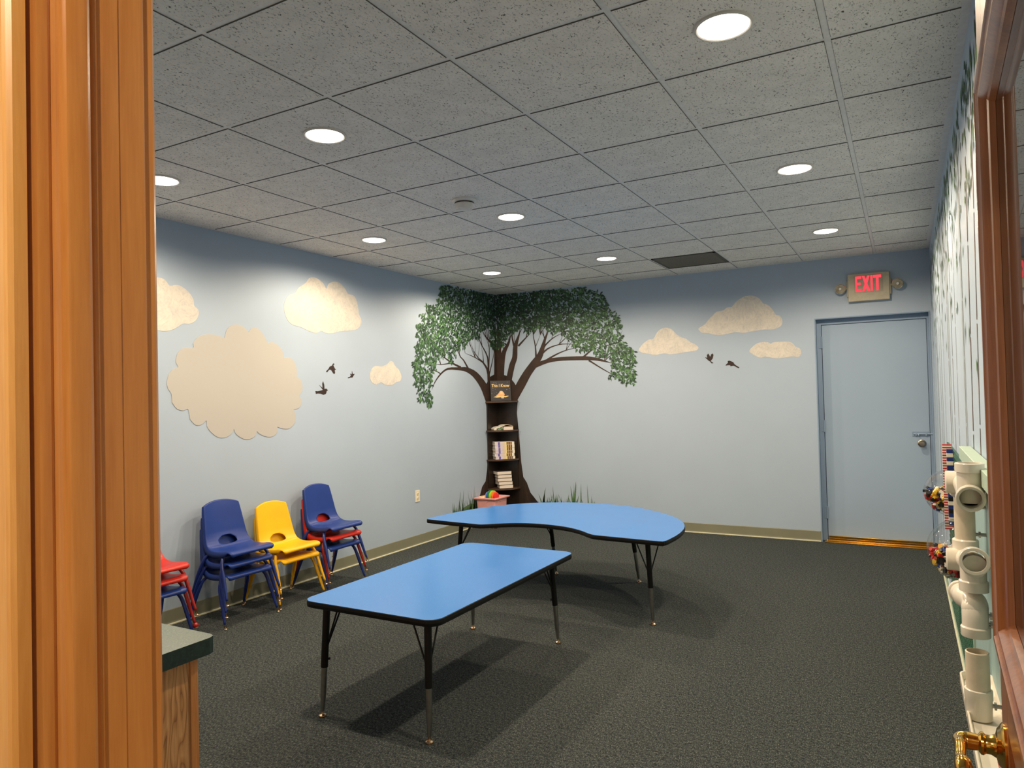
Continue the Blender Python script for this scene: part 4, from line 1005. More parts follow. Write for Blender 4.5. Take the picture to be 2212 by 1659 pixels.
def leg_mesh(fx, sy):
    # fx +1 front, -1 rear; sy side
    if fx > 0: pts = [(.035, .06, .304), (.045, .12, .305), (.062, .150, .299), (.082, .172, .279), (.098, .189, .238), (.125, .197, .165), (.150, .204, .090), (.172, .210, .030)]
    else: pts = [(-.050, .06, .300), (-.060, .12, .301), (-.075, .155, .295), (-.092, .176, .273), (-.106, .192, .230), (-.136, .203, .155), (-.162, .209, .085), (-.183, .214, .030)]
    rad = [.0085, .0085, .009, .0105, .0118, .0122, .0098, .0075]
    bm = bmesh.new(); pts = [Vector((x, sy * y, z)) for x, y, z in pts]
    Q = smooth_path(pts, 3); RR = []
    for i in range(len(Q)):
        a = i / 3; j = min(int(a), len(rad) - 2); RR.append(rad[j] + (rad[j + 1] - rad[j]) * (a - j))
    tube(bm, Q, RR, 12); bmesh.ops.recalc_face_normals(bm, faces=bm.faces)
    for f in bm.faces: f.smooth = True
    me = bpy.data.meshes.new('leg'); bm.to_mesh(me); bm.free()
    bm = bmesh.new(); p = pts[-1]; d = (pts[-1] - pts[-2]).normalized()
    tube(bm, [p - d * .004, p + d * .016], .0062, 12); lathe(bm, [(0, 0), (.012, 0), (.0125, .003), (.009, .007), (.0, .008)], M=Matrix.Translation((p.x + d.x * .024, p.y + d.y * .024, 0.0005)), seg=14)
    tube(bm, [p + d * .012, Vector((p.x + d.x * .024, p.y + d.y * .024, .006))], .0045, 10)
    for f in bm.faces: f.smooth = True
    mg = bpy.data.meshes.new('foot_glide'); bm.to_mesh(mg); bm.free()
    return me, mg
LEGM = {(fx, sy): leg_mesh(fx, sy) for fx in (1, -1) for sy in (1, -1)}
def frame_mesh():
    bm = bmesh.new()
    for x, z in ((.035, .304), (-.050, .300)): tube(bm, [(x, -.062, z), (x, .062, z)], .0085, 12)
    for y in (-.055, .055): tube(bm, [(.060, y, .311), (.035, y, .3095), (-.050, y, .3060), (-.07, y, .3075)], .006, 10)
    for f in bm.faces: f.smooth = True
    me = bpy.data.meshes.new('seat_frame'); bm.to_mesh(me); bm.free(); return me
FRAME = frame_mesh()
PAL = {'blue': (M_CBLUE, M_LBLUE), 'red': (M_CRED, M_LRED), 'yellow': (M_CYEL, M_LYEL)}
def make_chair(col):
    a, b = PAL[col]
    t = thing('stacking_chair', 'x', 'chair')
    me = SHELL.copy(); link('seat_shell', me, a, t)
    link('seat_frame', FRAME.copy(), b, t)
    for key, (lm, gm) in LEGM.items():
        lg = link('leg', lm.copy(), b, t); link('foot_glide', gm.copy(), M_GLIDE, lg)
    return t
protos = {}
def chair(col, x, y, lvl, rz, label, group):
    if col not in protos:
        protos[col] = make_chair(col); c = protos[col]
    else: c = copy_tree(protos[col])
    c.location = (x + .012 * lvl, y, .0765 * lvl); c.rotation_euler = (0, 0, rz); tag(c, label, 'chair', group)
    return c
STK = [
 (0.243, 1.075, 0.0, ['blue', 'red', 'red'], 'chairs stacked beside the door jamb',
  ['blue stacking chair at the bottom, under two red ones', 'red stacking chair in the middle, under another red one and over a blue one', 'red stacking chair on top of the stack nearest the door jamb']),
 (0.262, 1.718, -.03, ['blue', 'blue', 'blue'], 'three blue chairs stacked left of the yellow ones',
  ['blue stacking chair at the bottom of the all-blue stack', 'blue stacking chair in the middle of the all-blue stack', 'dark blue stacking chair on top of the all-blue stack']),
 (0.252, 2.18, -.02, ['yellow', 'yellow'], 'two yellow chairs stacked',
  ['lower yellow stacking chair, with chipped legs', 'bright yellow stacking chair on top of the other yellow one']),
 (0.250, 2.64, 0.01, ['blue', 'red', 'blue'], 'blue and red chairs stacked right of the yellow ones',
  ['blue stacking chair at the bottom, under a single red one', 'red stacking chair sandwiched between two blue ones', 'blue stacking chair on top, with red showing through its hand hole'])]
for x, y, rz, cols, grp, labs in STK:
    for k, (c, lb) in enumerate(zip(cols, labs)):
        ch = chair(c, x, y, k, rz, lb, grp)
        if y < 1.2 and k == 1: ball_chair = ch
for q in ball_chair.children:      # one front leg ends in a ball cap
    if q.name.startswith('leg') and max(v.co.x for v in q.data.vertices) > .1 and max(v.co.y for v in q.data.vertices) > 0:
        bm = BM(); bmesh.ops.create_uvsphere(bm, u_segments=16, v_segments=10, radius=.018, matrix=Matrix.Translation((.176, .212, .014)))
        o_ = obj('ball_foot', bm, M_LRED, q, True); o_['label'] = 'red ball cap'; break

# ================================================================== corner book shelf in the painted trunk
t = thing('corner_shelf', 'dark brown quarter-round corner shelf set in the painted tree trunk', 'shelf', (0.004, D - 0.004, 0))
RS = .283; SZ = (1.41, 1.070, .730, .391)
def quarter(r, n=14): return [(0, 0)] + [(r * math.sin(a), -r * math.cos(a)) for a in [PI / 2 * k / n for k in range(n + 1)]]
for z in SZ:
    bm = BM(); prism(bm, quarter(RS), z - .018, z); bmesh.ops.recalc_face_normals(bm, faces=bm.faces); obj('shelf_board', bm, M_SHELFX, t)
bm = BM(); prism(bm, quarter(RS), .03, .048); obj('shelf_board', bm, M_SHELFX, t)
for k in range(len(SZ)):
    zt = SZ[k] - .018; zb = (SZ[k + 1] if k + 1 < len(SZ) else .048)
    bm = BM(); box(bm, (0, -.262, zb), (.012, 0, zt)); obj('back_panel', bm, M_SHELF, t)
    bm = BM(); box(bm, (.012, -.012, zb), (.262, 0, zt)); obj('back_panel', bm, M_SHELF, t)
bm = BM(); box(bm, (0, -.262, 0), (.012, 0, .03)); box(bm, (.012, -.012, 0), (.262, 0, .03)); obj('plinth', bm, M_SHELF, t)
for (z, sides) in ((1.392, 'r'), (1.052, 'lr')):
    for sd in sides:
        bm = BM()
        if sd == 'r': prism(bm, [(.265, 0), (.315, 0), (.265, -.11)], 0, .003, M=Matrix(((1, 0, 0, 0), (0, 0, 1, -.004), (0, 1, 0, z), (0, 0, 0, 1))))
        else: prism(bm, [(-.265, 0), (-.315, 0), (-.265, -.11)], 0, .003, M=Matrix(((0, 0, 1, .001), (1, 0, 0, 0), (0, 1, 0, z), (0, 0, 0, 1))))
        obj('clear_bracket', bm, M_ACRYL, t)
# books: local x along the long side facing the room, y towards the corner
cdir = Vector((1, -1, 0)).normalized(); LC = Vector((0, D, 0))
RZ = math.radians(45)          # local -y looks along (1,-1)
def book_at(dist, lat, z, rz_off=0.0):
    p = LC + cdir * dist + Vector((1, 1, 0)).normalized() * lat
    return (p.x, p.y, z), RZ + rz_off
def flat_book(w, d, h, spine_front, cov, loc, rz, label, group=None, spine_marks=None, cat='book'):
    t = thing('book', label, cat, loc, rz, group)
    c = .002
    bm = BM(); box(bm, (-w / 2, -d / 2, 0), (w / 2, d / 2, c)); box(bm, (-w / 2, -d / 2, h - c), (w / 2, d / 2, h))
    if spine_front: box(bm, (-w / 2, -d / 2 - c, 0), (w / 2, -d / 2, h))
    else: box(bm, (-w / 2, d / 2, 0), (w / 2, d / 2 + c, h))
    obj('cover', bm, cov, t)
    bm = BM(); box(bm, (-w / 2 + .003, -d / 2 + (.0 if spine_front else .003), c), (w / 2 - .003, d / 2 - (.003 if spine_front else 0), h - c)); obj('pages', bm, M_PAGES, t)
    if spine_marks:
        bm = BM(); mats = []
        for a, b, mt in spine_marks:
            if mt not in mats: mats.append(mt)
            box(bm, (-w / 2 + a * w, -d / 2 - c - .0006, .001), (-w / 2 + b * w, -d / 2 - c, h - .001), mat=mats.index(mt))
        obj('spine_print', bm, mats, t)
    return t
# standing picture book on the top shelf
loc, rz = book_at(.165, .0, SZ[0] + .001, 0.0)
t = thing('picture_book', 'square dark picture book with gold title standing on the top shelf', 'book', loc, rz + math.radians(-2))
TILT = Matrix.Rotation(math.radians(-9), 4, 'X') @ Matrix.Translation((0, 0, .001))
bw, bh, bd = .248, .242, .014
bm = BM(); box(bm, (-bw / 2, -bd / 2, 0), (bw / 2, -bd / 2 + .0025, bh), M=TILT); box(bm, (-bw / 2, bd / 2 - .0025, 0), (bw / 2, bd / 2, bh), M=TILT); box(bm, (-bw / 2, -bd / 2, 0), (-bw / 2 + .003, bd / 2, bh), M=TILT); obj('cover', bm, M_NIGHT, t)
bm = BM(); box(bm, (-bw / 2 + .004, -bd / 2 + .003, .003), (bw / 2 - .004, bd / 2 - .003, bh - .003), M=TILT); obj('pages', bm, M_PAGES, t)
yf = -bd / 2
def text_mesh(txt, size, name, parent, M, mat, sx=1.0, weight=0.0, shear=0.0):
    cu = bpy.data.curves.new('text_curve', 'FONT'); cu.body = txt; cu.size = size; cu.align_x = 'CENTER'; cu.extrude = .0004; cu.offset = weight; cu.shear = shear
    to = bpy.data.objects.new('text_tmp', cu); S.collection.objects.link(to)
    dg = bpy.context.evaluated_depsgraph_get(); me = bpy.data.meshes.new_from_object(to.evaluated_get(dg)); bpy.data.objects.remove(to, do_unlink=True); bpy.data.curves.remove(cu)
    me.materials.clear()
    me.transform(M @ Matrix.Diagonal((sx, 1, 1, 1)))
    return link(name, me, mat, parent)
UP = Matrix(((1, 0, 0, 0), (0, 0, -1, 0), (0, 1, 0, 0), (0, 0, 0, 1)))
text_mesh('This I Know', .052, 'title', t, TILT @ Matrix.Translation((0, yf - .0008, .165)) @ UP, M_GOLD, .84, .0009, 0.1)
bm = BM(); Rb = random.Random(4)
for k in range(34):
    x = Rb.uniform(-.11, .11); z = Rb.uniform(.03, .232); r = Rb.choice((.0018, .0022, .003, .0045))
    if .14 < z < .20 and abs(x) < .09: continue
    P = [(x + r * math.cos(a) * (1 if i % 2 == 0 else .45), z + r * math.sin(a) * (1 if i % 2 == 0 else .45)) for i, a in enumerate([PI * q / 4 for q in range(8)])]
    f = bm.faces.new([bm.verts.new(TILT @ Vector((a, yf - .0006, b))) for a, b in P])
raw('star_print', bm, M_STAR, t)
bm = BM()   # curled up sleeping animal on a pale branch
def cover_poly(bm, P, mi, dy):
    f = bm.faces.new([bm.verts.new(TILT @ Vector((a, yf - dy, b))) for a, b in P]); f.material_index = mi
cover_poly(bm, [(-.085, .045), (-.05, .040), (.0, .043), (.06, .041), (.092, .052), (.09, .060), (.05, .056), (-.02, .058), (-.07, .053)], 1, .0008)
cover_poly(bm, [(-.045, .055), (.035, .055), (.048, .070), (.040, .095), (.025, .112), (.010, .120), (-.005, .117), (-.014, .108), (-.022, .095), (-.040, .075), (-.060, .062)], 0, .0010)
cover_poly(bm, [(-.008, .080), (.020, .080), (.026, .092), (.020, .106), (.006, .110), (-.008, .102)], 2, .0012)
cover_poly(bm, [(.0, .042), (.035, .040), (.038, .030), (.008, .028)], 3, .0009)
raw('cover_picture', bm, [M_TAN, M_GOLD, flat('light_tan_print', 238, 196, 146), M_STAR], t)
# second shelf: a curled green and white booklet beside a thick cream book with a thin white one on it
loc, rz = book_at(.19, -.052, SZ[1] + .001, math.radians(4))
t = thing('booklet', 'green and white booklet lying beside the thick cream book on the second shelf', 'booklet', loc, rz)
bm = BM(); prof = [(-.065, .0), (-.070, .012), (-.062, .024), (-.035, .036), (.0, .043), (.045, .047), (.052, .045), (.052, .0)]
prism(bm, prof, -.06, .06, M=Matrix(((1, 0, 0, 0), (0, 0, 1, 0), (0, 1, 0, 0), (0, 0, 0, 1)))); obj('cover', bm, flat('booklet_white', 214, 210, 198), t)
bm = BM(); Rb = random.Random(9)
for k in range(70):
    x = Rb.uniform(-.035, .050); z = Rb.uniform(.004, .010 + .03 * (x + .07) / .12); a = Rb.uniform(0, PI); r = Rb.uniform(.004, .008)
    f = bm.faces.new([bm.verts.new((x + r * math.cos(a + q) * (1 if q_ % 2 == 0 else .5), -.0608 - .00002 * k, z + r * math.sin(a + q) * (1 if q_ % 2 == 0 else .5))) for q_, q in enumerate([PI * w_ / 3 for w_ in range(6)])]); f.material_index = k % 2
raw('leaf_print', bm, [M_LEAF2, M_LEAF3], t)
loc, rz = book_at(.195, .060, SZ[1] + .001, math.radians(-4)); flat_book(.115, .15, .040, False, flat('cream_cover', 206, 178, 140), loc, rz, 'thick cream book lying on the second shelf')
loc, rz = book_at(.185, .040, SZ[1] + .043, math.radians(7))
t = thing('booklet', 'thin white open booklet laid over the thick cream book', 'booklet', loc, rz)
bm = BM(); prism(bm, [(-.075, -.006), (-.06, .006), (-.03, .017), (.0, .019), (.04, .010), (.068, .0), (.068, -.001), (.04, .007), (.0, .015), (-.03, .013), (-.06, .002)], -.075, .07, M=Matrix(((1, 0, 0, 0), (0, 0, 1, 0), (0, 1, 0, 0.002), (0, 0, 0, 1)))); obj('cover', bm, flat('white_paper', 226, 214, 196), t)
# third shelf: six identical books, striped spines
LAV, PUR, BEI, YEL, LEO, BRN = flat('lavender_spine', 206, 196, 206), flat('purple_spine', 104, 90, 170), flat('beige_spine', 214, 194, 166), flat('pale_yellow_spine', 224, 206, 140), flat('leopard_brown_spine', 96, 66, 40), flat('sand_spine', 190, 160, 112)
marks = [(0, .16, LAV), (.16, .26, PUR), (.26, .40, LAV), (.40, .52, BEI), (.52, .60, YEL), (.60, .66, LEO), (.66, .70, BRN), (.70, .77, LEO), (.77, .81, BRN), (.81, .87, LEO)]
ordn = ['lowest', 'second from the bottom', 'third from the bottom', 'third from the top', 'second from the top', 'topmost']
for k in range(6):
    loc, rz = book_at(.178, .008 + (.004, -.003, .002, -.002, .001, -.003)[k], SZ[2] + .001 + k * .0335, math.radians((1, -1.5, .5, 2, -1, 0)[k]))
    flat_book(.235, .16, .033, True, flat('white_cover', 226, 220, 208), loc, rz, 'book with lavender and leopard striped spine, %s of its stack' % ordn[k], 'striped books on the third shelf', marks)
ordn = ['lowest', 'second from the bottom', 'middle one', 'second from the top', 'topmost']
for k in range(5):
    loc, rz = book_at(.190, (.018, .006, .002, -.002, -.012)[k], SZ[3] + .001 + k * .0400, math.radians((-3, 2, -2, 1, 5)[k]))
    flat_book((.165, .170, .172, .170, .178)[k], .15, .0395, False, M_DKCOVER, loc, rz, 'dark-covered book with cream page edges, %s of its stack' % ordn[k], 'page-out books on the lowest shelf')

# pink bin in a dark patterned box, with toys
t = thing('storage_box', 'dark brown patterned open box on the carpet holding the pink bin', 'box', (.165, 5.30, 0))
M_PATBOX = NM('dark_patterned_board', 0.6); _v = M_PATBOX.coord((1, 1, 1)); vo = M_PATBOX.n('ShaderNodeTexVoronoi'); vo.inputs['Scale'].default_value = 38; M_PATBOX.l(_v, vo.inputs['Vector'])
M_PATBOX.base(M_PATBOX.ramp(vo.outputs['Distance'], [(0.25, srgb(38, 24, 18)), (0.5, srgb(58, 34, 24)), (0.62, srgb(150, 116, 78))])); M_PATBOX = M_PATBOX.m
bm = BM()
bx0, bx1, by0, by1, bhh = -.145, .130, -.135, .165, .200
box(bm, (bx0, by0, 0), (bx1, by1, .012)); box(bm, (bx0, by0, .012), (bx0 + .012, by1, bhh)); box(bm, (bx1 - .012, by0, .012), (bx1, by1, bhh)); box(bm, (bx0 + .012, by0, .012), (bx1 - .012, by0 + .012, bhh)); box(bm, (bx0 + .012, by1 - .012, .012), (bx1 - .012, by1, bhh))
obj('box_body', bm, M_PATBOX, t)
t = thing('plastic_bin', 'pink plastic bin full of toys in front of the corner shelf', 'bin', (.165, 5.30, .014))
bm = BM()
def ring_rect(x0, y0, x1, y1, z, r=.02): return [(x, y, z) for x, y in rounded_rect(x0, y0, x1, y1, r, 4)]
outer = [(-.118, -.112, .102, .140, 0.0), (-.126, -.122, .112, .150, .20), (-.130, -.127, .116, .153, .300), (-.150, -.155, .142, .176, .302), (-.153, -.158, .145, .179, .306), (-.153, -.158, .145, .179, .316), (-.128, -.124, .113, .150, .318), (-.123, -.118, .108, .146, .30), (-.114, -.108, .098, .136, .006)]
rg = [[bm.verts.new(q) for q in ring_rect(*o_)] for o_ in outer]
for i in range(len(rg) - 1):
    for k in range(len(rg[0])): bm.faces.new((rg[i][k], rg[i][(k + 1) % len(rg[0])], rg[i + 1][(k + 1) % len(rg[0])], rg[i + 1][k]))
bm.faces.new(rg[0]); bm.faces.new(rg[-1]); obj('bin_body', bm, M_PINK, t, True, sharp=0.9)
bm = BM()
for (ax, sg) in (('y', -1), ('x', 1)):     # moulded chevron under the rim
    if ax == 'y': prism(bm, [(-.07, .298), (.06, .298), (.0, .262)], 0, .006, M=Matrix(((1, 0, 0, 0), (0, 0, -1, -.1235), (0, 1, 0, 0), (0, 0, 0, 1))))
    else: prism(bm, [(-.05, .298), (.07, .298), (.01, .262)], 0, .006, M=Matrix(((0, 0, 1, .1125), (1, 0, 0, 0), (0, 1, 0, 0), (0, 0, 0, 1))))
obj('rim_chevron', bm, M_PINK, t)
# stacked ring toy in rainbow colours
t = thing('rainbow_toy', 'rainbow coloured plastic toy lying in the pink bin', 'toy', (.205, 5.24, .345), math.radians(-10))
cols = [('light blue', 130, 160, 214), ('blue', 60, 110, 210), ('green', 40, 130, 50), ('lime', 170, 200, 50), ('orange', 238, 120, 50), ('red', 224, 50, 40)]
for k, (nm, r, g_, b) in enumerate(cols):
    R1 = (.040, .054, .064, .060, .050, .040)[k]
    bm = BM(); Mr = axisM((-.066 + k * .0235, 0, .006), (1, 0, .0))
    pr = []
    for q in range(4): pr += [(R1 - .003, q * .0052), (R1, q * .0052 + .0013), (R1, q * .0052 + .0038), (R1 - .003, q * .0052 + .005)]
    lathe(bm, [(0, 0)] + pr + [(0, .0215)], M=Mr, seg=20); q_ = obj('ring', bm, flat(nm.replace(' ', '_') + '_toy_plastic', r, g_, b, .35), t, True); q_['label'] = nm + ' ring'
for k, (dx, dy, lb) in enumerate(((-.115, -.055, 'cream toy bone piece, left one at the rim of the pink bin'), (-.075, -.085, 'cream toy bone piece, right one at the rim of the pink bin'))):
    t = thing('toy_piece', lb, 'toy', (.165 + dx + .02, 5.30 + dy, .326), k * .9, 'cream toy pieces in the pink bin')
    bm = BM(); tube(bm, [(-.02, 0, 0), (.02, 0, .004)], .009, 12)
    for sx in (-1, 1):
        for sy in (-1, 1): bmesh.ops.create_uvsphere(bm, u_segments=12, v_segments=8, radius=.011, matrix=Matrix.Translation((sx * .022, sy * .007, .002 + sx * .002)))
    obj('bone', bm, flat('cream_toy', 236, 214, 170, .4), t, True)
bm = BM(); lathe(bm, [(0, .02), (.09, .02), (.10, .19), (.095, .285), (.05, .308), (0, .312)], M=Matrix.Translation((-.008, .015, .0)) , seg=20)
t = thing('toy_ball', 'large pale ball filling the pink bin', 'ball', (.155, 5.315, .205))
bm.free(); bm = BM(); bmesh.ops.create_uvsphere(bm, u_segments=28, v_segments=18, radius=.098); obj('ball', bm, flat('pale_ball', 214, 160, 150, .5), t, True)

# ================================================================== right wall: brick panel, clear domes, pipe run
t = thing('brick_panel', 'dark green studded panel on the right wall carrying two clear domes', 'toy wall panel', (W, 0, 0))
GY0, GY1, GZ0, GZ1 = 1.93, 3.62, .095, 1.10
bm = BM(); box(bm, (-.012, GY0, GZ0), (-.0035, GY1, GZ1))
obj('base_plate', bm, M_GREENPL, t)
bm = BM()
ny = int((GY1 - GY0) / .032); nz = int((GZ1 - GZ0) / .032)
for a in range(ny):
    for b in range(nz):
        y = GY0 + .016 + a * .032; z = GZ0 + .016 + b * .032
        P0 = [bm.verts.new((-.012, y + .009 * math.cos(PI * q / 3), z + .009 * math.sin(PI * q / 3))) for q in range(6)]
        P1 = [bm.verts.new((-.016, y + .008 * math.cos(PI * q / 3), z + .008 * math.sin(PI * q / 3))) for q in range(6)]
        bm.faces.new(P1)
        for q in range(6): bm.faces.new((P0[q], P0[(q + 1) % 6], P1[(q + 1) % 6], P1[q]))
s_ = obj('stud', bm, M_GREENPL, t); s_['kind'] = 'stuff'
def brick_mesh(l, w, h):
    bm = bmesh.new(); box(bm, (-w / 2, -l / 2, 0), (w / 2, l / 2, h), bev=.0006, seg=1)
    for k in range(max(1, round(l / .016))):
        for j in range(max(1, round(w / .016))):
            lathe(bm, [(.005, h), (.005, h + .0035), (0, h + .0035)], M=Matrix.Translation(((j + .5) * w / max(1, round(w / .016)) - w / 2, (k + .5) * l / max(1, round(l / .016)) - l / 2, 0)), seg=8, caps=False)
    me = bpy.data.meshes.new('toy_brick'); bm.to_mesh(me); bm.free(); return me
# two brick columns on the panel
t = thing('brick_column', 'tall thin column of red and white toy bricks on the far end of the green panel', 'toy brick column', (W - .016, 3.02, 0))
bz = .66; k = 0
while bz < 1.125:
    h_ = .0072; bm = BM(); box(bm, (-.044, -.010, bz), (0, .010, bz + h_ - .0004)); obj('brick', bm, LEGO[0] if k % 2 == 0 else LEGO[2], t); bz += h_; k += 1
t = thing('brick_column', 'column of blue, white and yellow toy bricks next to the red and white one', 'toy brick column', (W - .016, 2.93, 0))
bz = .70; k = 0; seq = [3, 2, 3, 4, 3, 2, 4, 3, 1, 2, 2, 3, 2, 3, 3, 2, 3, 2, 3, 2]
while bz < 1.105 and k < len(seq):
    h_ = .0215; bm = BM(); box(bm, (-.028, -.024, bz), (0, .024, bz + h_ - .0006)); obj('brick', bm, LEGO[seq[k]], t); bz += h_; k += 1
BR = [brick_mesh(.032, .016, .0192), brick_mesh(.048, .016, .0192), brick_mesh(.032, .032, .0192), brick_mesh(.016, .016, .0192)]
cname = ['red', 'yellow', 'white', 'blue', 'black', 'green']
BRM = {}
def bmesh_for(i, c):
    if (i, c) not in BRM:
        me = BR[i].copy(); me.materials.append(LEGO[c]); BRM[(i, c)] = me
    return BRM[(i, c)]
def dome(y, z, r, lab, where_, n, seed, fill):
    t = thing('clear_dome', lab, 'dome', (W - .012, y, z))
    bm = BM(); Md = axisM((0, 0, 0), (-1, 0, 0))
    pr = [(r * math.cos(a), r * 1.0 * math.sin(a)) for a in [PI / 2 * k / 14 for k in range(15)]]
    pi_ = [((r - .002) * math.cos(a), (r - .002) * math.sin(a)) for a in [PI / 2 * k / 14 for k in range(14, -1, -1)]]
    lathe(bm, pr[:-1] + [(0, r)], M=Md, seg=40, caps=False); obj('dome_shell', bm, M_ACRYL, t, True)
    bm = BM(); lathe(bm, [(r + .012, 0), (r + .012, .002), (r, .003), (r, 0)], M=Md, seg=40, caps=False); obj('dome_rim', bm, M_ACRYL, t, True)
    R = random.Random(seed); got = 0; tries = 0; pos = []
    while got < n and tries < 20000:
        tries += 1
        x = R.uniform(.014, r - .012); yy = R.uniform(-r, r); zz = R.uniform(-r, fill)
        if math.sqrt(x * x + yy * yy + zz * zz) > r - .022: continue
        if any((x - a) ** 2 + (yy - b) ** 2 + (zz - c) ** 2 < .0112 ** 2 for a, b, c in pos): continue
        pos.append((x, yy, zz)); got += 1
        c = R.choice((0, 0, 1, 1, 2, 2, 3, 4, 4, 0)) if seed == 2 else R.choice((0, 1, 4, 4, 2, 0, 4, 1, 3))
        o = bpy.data.objects.new('toy_brick', bmesh_for(R.choice((0, 0, 1, 2, 3)), c)); S.collection.objects.link(o)
        o.location = (W - .014 - x, y + yy, z + zz); o.rotation_euler = (R.uniform(0, 6.28), R.uniform(0, 6.28), R.uniform(0, 6.28))
        tag(o, '%s toy brick in the pile inside the %s' % (cname[c], where_), 'toy brick', '%s toy bricks inside the %s' % (cname[c], where_))
dome(3.50, .80, .138, 'upper clear half-dome with a pile of dark toy bricks, further along the right wall', 'upper, farther clear dome', 190, 1, .01)
dome(2.47, .655, .150, 'lower clear half-dome with a bright pile of toy bricks, nearer on the right wall', 'lower, nearer clear dome', 230, 2, .0)

# pale green framed board behind the pipes
t = thing('pipe_board', 'pale teal board with pale green top rail behind the white pipes', 'board', (W, 0, 0))
bm = BM(); box(bm, (-.012, -.60, .10), (-.0035, 1.84, 1.15)); obj('board', bm, M_TEAL, t)
bm = BM(); box(bm, (-.045, -.62, 1.15), (-.0035, 1.86, 1.20), bev=.002); box(bm, (-.030, -.62, 1.08), (-.012, 1.86, 1.15), bev=.002); obj('top_rail', bm, M_PALEGREEN, t)
bm = BM(); box(bm, (-.020, 1.84, .10), (-.0035, 1.86, 1.08)); obj('side_rail', bm, M_PALEGREEN, t)
def pipe_thing(name, label, y, z):
    return thing(name, label, 'pipe', (0, 0, 0), 0, 'white plastic pipes on the right wall')
PX = 4.448
def cyl(bm, a, b, r, seg=26): tube(bm, [a, b], r, seg)
def openpipe(bm, a, b, ro, ri, seg=28):
    a = Vector(a); b = Vector(b); Mx = axisM(a, b - a); L = (b - a).length
    lathe(bm, [(ri, 0), (ro, 0), (ro, L - .002), (ro - .002, L), (ri, L), (ri, L - .06 if L > .07 else .0)], M=Mx, seg=seg, caps=False)
def bolt(parent, y, z, x0=PX + .025):
    bm = BM(); tube(bm, [(x0, y, z), (W - .013, y, z)], .006, 10); tube(bm, [(x0 + .012, y, z), (x0 + .018, y, z)], .011, 6); obj('bolt', bm, M_CHROME, parent, True)
# upper tee
t = pipe_thing('pipe_tee', 'uppermost white pipe fitting, with a wide opening towards the doorway', 1, 1)
t['label'] = 'uppermost white pipe tee, with a round opening facing the doorway'
bm = BM(); openpipe(bm, (PX, .93, 1.10), (PX, .93, 1.216), .0335, .028); openpipe(bm, (PX, .93, 1.190), (PX, .93, 1.2165), .038, .030)
openpipe(bm, (PX, 1.02, 1.125), (PX - .004, .865, 1.118), .0335, .028); openpipe(bm, (PX - .003, .892, 1.119), (PX - .004, .862, 1.118), .0375, .030); cyl(bm, (PX, 1.25, 1.128), (PX, 1.0, 1.125), .0325)
lathe(bm, [(0, 0), (.0365, 0), (.0365, .045), (.033, .047), (0, .047)], M=axisM((PX - .005, 1.20, 1.128), (-1, 0, 0)), seg=26); lathe(bm, [(0, 0), (.040, 0), (.040, .034), (.034, .040), (0, .04)], M=axisM((PX, 1.22, 1.118), (0, 0, -1)), seg=26)
obj('tee_body', bm, M_PVC, t, True); bolt(t, .95, 1.13)
t = pipe_thing('pipe', '', 1, 1); t['label'] = 'straight cream length of pipe between the two tee fittings'
bm = BM(); cyl(bm, (PX, 1.22, 1.085), (PX, 1.22, .925), .030); obj('pipe_tube', bm, M_PVCPIPE, t, True); bolt(t, 1.22, 1.045); bolt(t, 1.22, .955)
t = pipe_thing('pipe_tee', '', 1, 1); t['label'] = 'second white pipe tee from the top, with an elbow opening towards the doorway'
bm = BM(); lathe(bm, [(0, 0), (.038, 0), (.038, .030), (.034, .034), (0, .034)], M=axisM((PX, 1.22, .905), (0, 0, 1)), seg=26)
lathe(bm, [(0, 0), (.036, 0), (.036, .06), (.033, .062), (0, .062)], M=axisM((PX + .005, 1.20, .872), (-1, 0, 0)), seg=26); cyl(bm, (PX, 1.22, .905), (PX, 1.22, .860), .034)
P = smooth_path([(PX, 1.24, .875), (PX, 1.08, .892), (PX, .98, .915), (PX, .90, .925), (PX, .865, .925)], 3); tube(bm, P, .032, 26)
openpipe(bm, (PX, .92, .935), (PX - .002, .84, .944), .036, .029); openpipe(bm, (PX - .001, .862, .941), (PX - .002, .838, .9445), .039, .030)
P = smooth_path([(PX, .93, .94), (PX, .93, .90), (PX, .93, .855)], 3); tube(bm, P, .034, 26); lathe(bm, [(.033, 0), (.038, 0), (.038, .028), (.034, .032)], M=axisM((PX, .93, .84), (0, 0, 1)), seg=26)
obj('tee_body', bm, M_PVC, t, True); bolt(t, .95, .91)
t = pipe_thing('pipe_elbow', '', 1, 1); t['label'] = 'white pipe elbow with a domed top, third fitting from the top'
bm = BM(); P = smooth_path([(PX - .026, 1.05, .802), (PX - .02, 1.0, .804), (PX, .95, .800), (PX, .925, .775), (PX, .92, .73)], 4)
tube(bm, P, [.030] * 4 + [.034] * (len(P) - 4), 26); bmesh.ops.create_uvsphere(bm, u_segments=24, v_segments=14, radius=.0345, matrix=Matrix.Translation((PX, .93, .788)))
lathe(bm, [(.028, 0), (.037, 0), (.038, .002), (.038, .026), (.0345, .030)], M=axisM((PX, .92, .710), (0, 0, 1)), seg=26); lathe(bm, [(.024, 0), (.034, 0), (.034, .02), (.03, .022)], M=axisM((PX - .027, 1.065, .802), (0, -1, 0)), seg=26)
obj('elbow_body', bm, M_PVC, t, True); bolt(t, .93, .77); bolt(t, .93, .745)
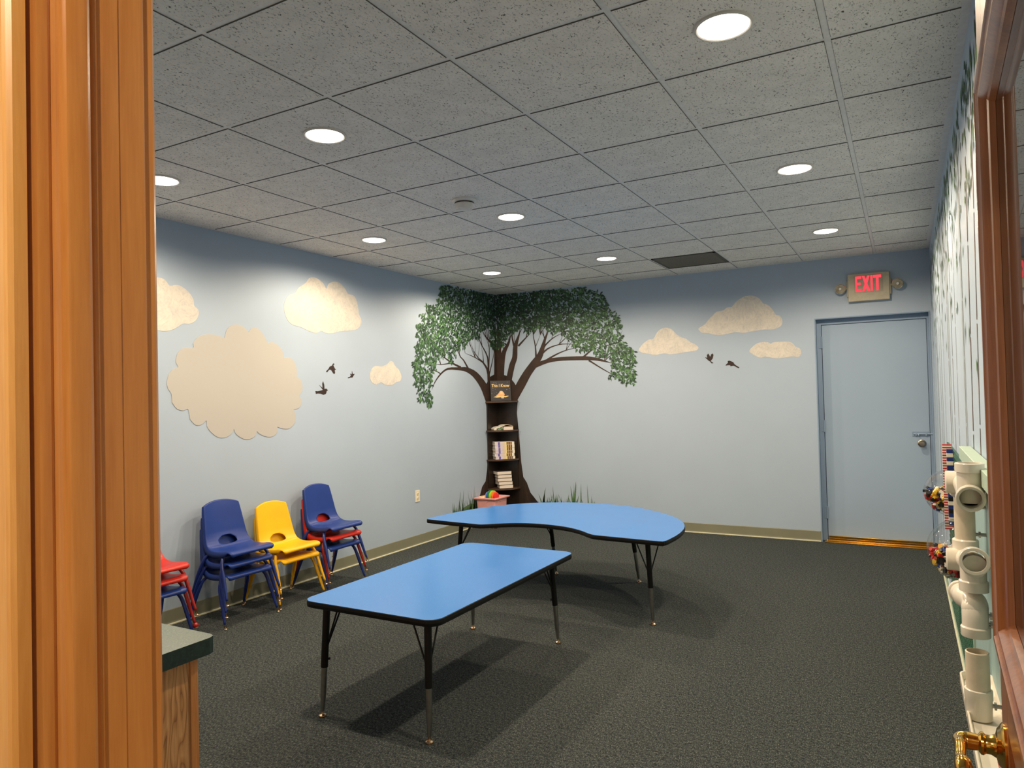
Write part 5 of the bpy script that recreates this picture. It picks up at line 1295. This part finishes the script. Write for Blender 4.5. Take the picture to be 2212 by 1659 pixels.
t = pipe_thing('pipe', '', 1, 1); t['label'] = 'short upright white pipe, open at the top, standing in a socket above the tray'
bm = BM(); openpipe(bm, (PX, .90, .545), (PX, .90, .672), .0300, .0262); obj('pipe_tube', bm, M_PVCPIPE, t, True)
bm = BM(); lathe(bm, [(.0305, 0), (.0355, -.002), (.0355, -.028), (.034, -.032), (.033, -.085), (.018, -.088), (0, -.088)], M=Matrix.Translation((PX, .90, .565)), seg=28, caps=False); obj('socket', bm, M_PVC, t, True); bolt(t, .90, .52)
# white tray with pipe ends
t = thing('pipe_tray', 'long white plastic tray with rounded end low on the right wall, holding pipe ends', 'tray', (4.466, 0, 0))
def stadium(x0, x1, y0, y1, r, n=8):
    return rounded_rect(x0, y0, x1, y1, r, n)
bm = BM(); o1 = stadium(-.049, .047, .06, 1.235, .040); o2 = stadium(-.044, .042, .065, 1.230, .036)
rg = []
for pts_, z in ((o2, .462), (o1, .470), (o1, .500), (o2, .500), (stadium(-.040, .038, .069, 1.226, .033), .490), (stadium(-.040, .038, .069, 1.226, .033), .476)): rg.append([bm.verts.new((x, y, z)) for x, y in pts_])
for i in range(len(rg) - 1):
    for k in range(len(rg[0])): bm.faces.new((rg[i][k], rg[i][(k + 1) % len(rg[0])], rg[i + 1][(k + 1) % len(rg[0])], rg[i + 1][k]))
bm.faces.new(rg[0]); bm.faces.new(rg[-1]); obj('tray_body', bm, M_PVC, t, True, sharp=0.8)
bm = BM(); box(bm, (.0, .50, .4765), (.004, .64, .4775)); box(bm, (.012, .50, .4765), (.0145, .62, .4775)); obj('red_print', bm, flat('red_print', 190, 90, 80), t)
for k, (x, lb) in enumerate(((-.014, 'cut white pipe end lying in the tray, outer one'), (.018, 'cut white pipe end lying in the tray, next to the wall'))):
    t = thing('pipe', lb, 'pipe', (4.466 + x, .30, .510), 0, 'pipe ends in the tray')
    bm = BM(); openpipe(bm, (0, -.2, 0), (0, .13 + .02 * k, 0), .0155 if k == 0 else .0165, .012, 20); 
    for v in bm.verts: v.co.z -= .0
    obj('pipe_tube', bm, M_PVCPIPE, t, True)
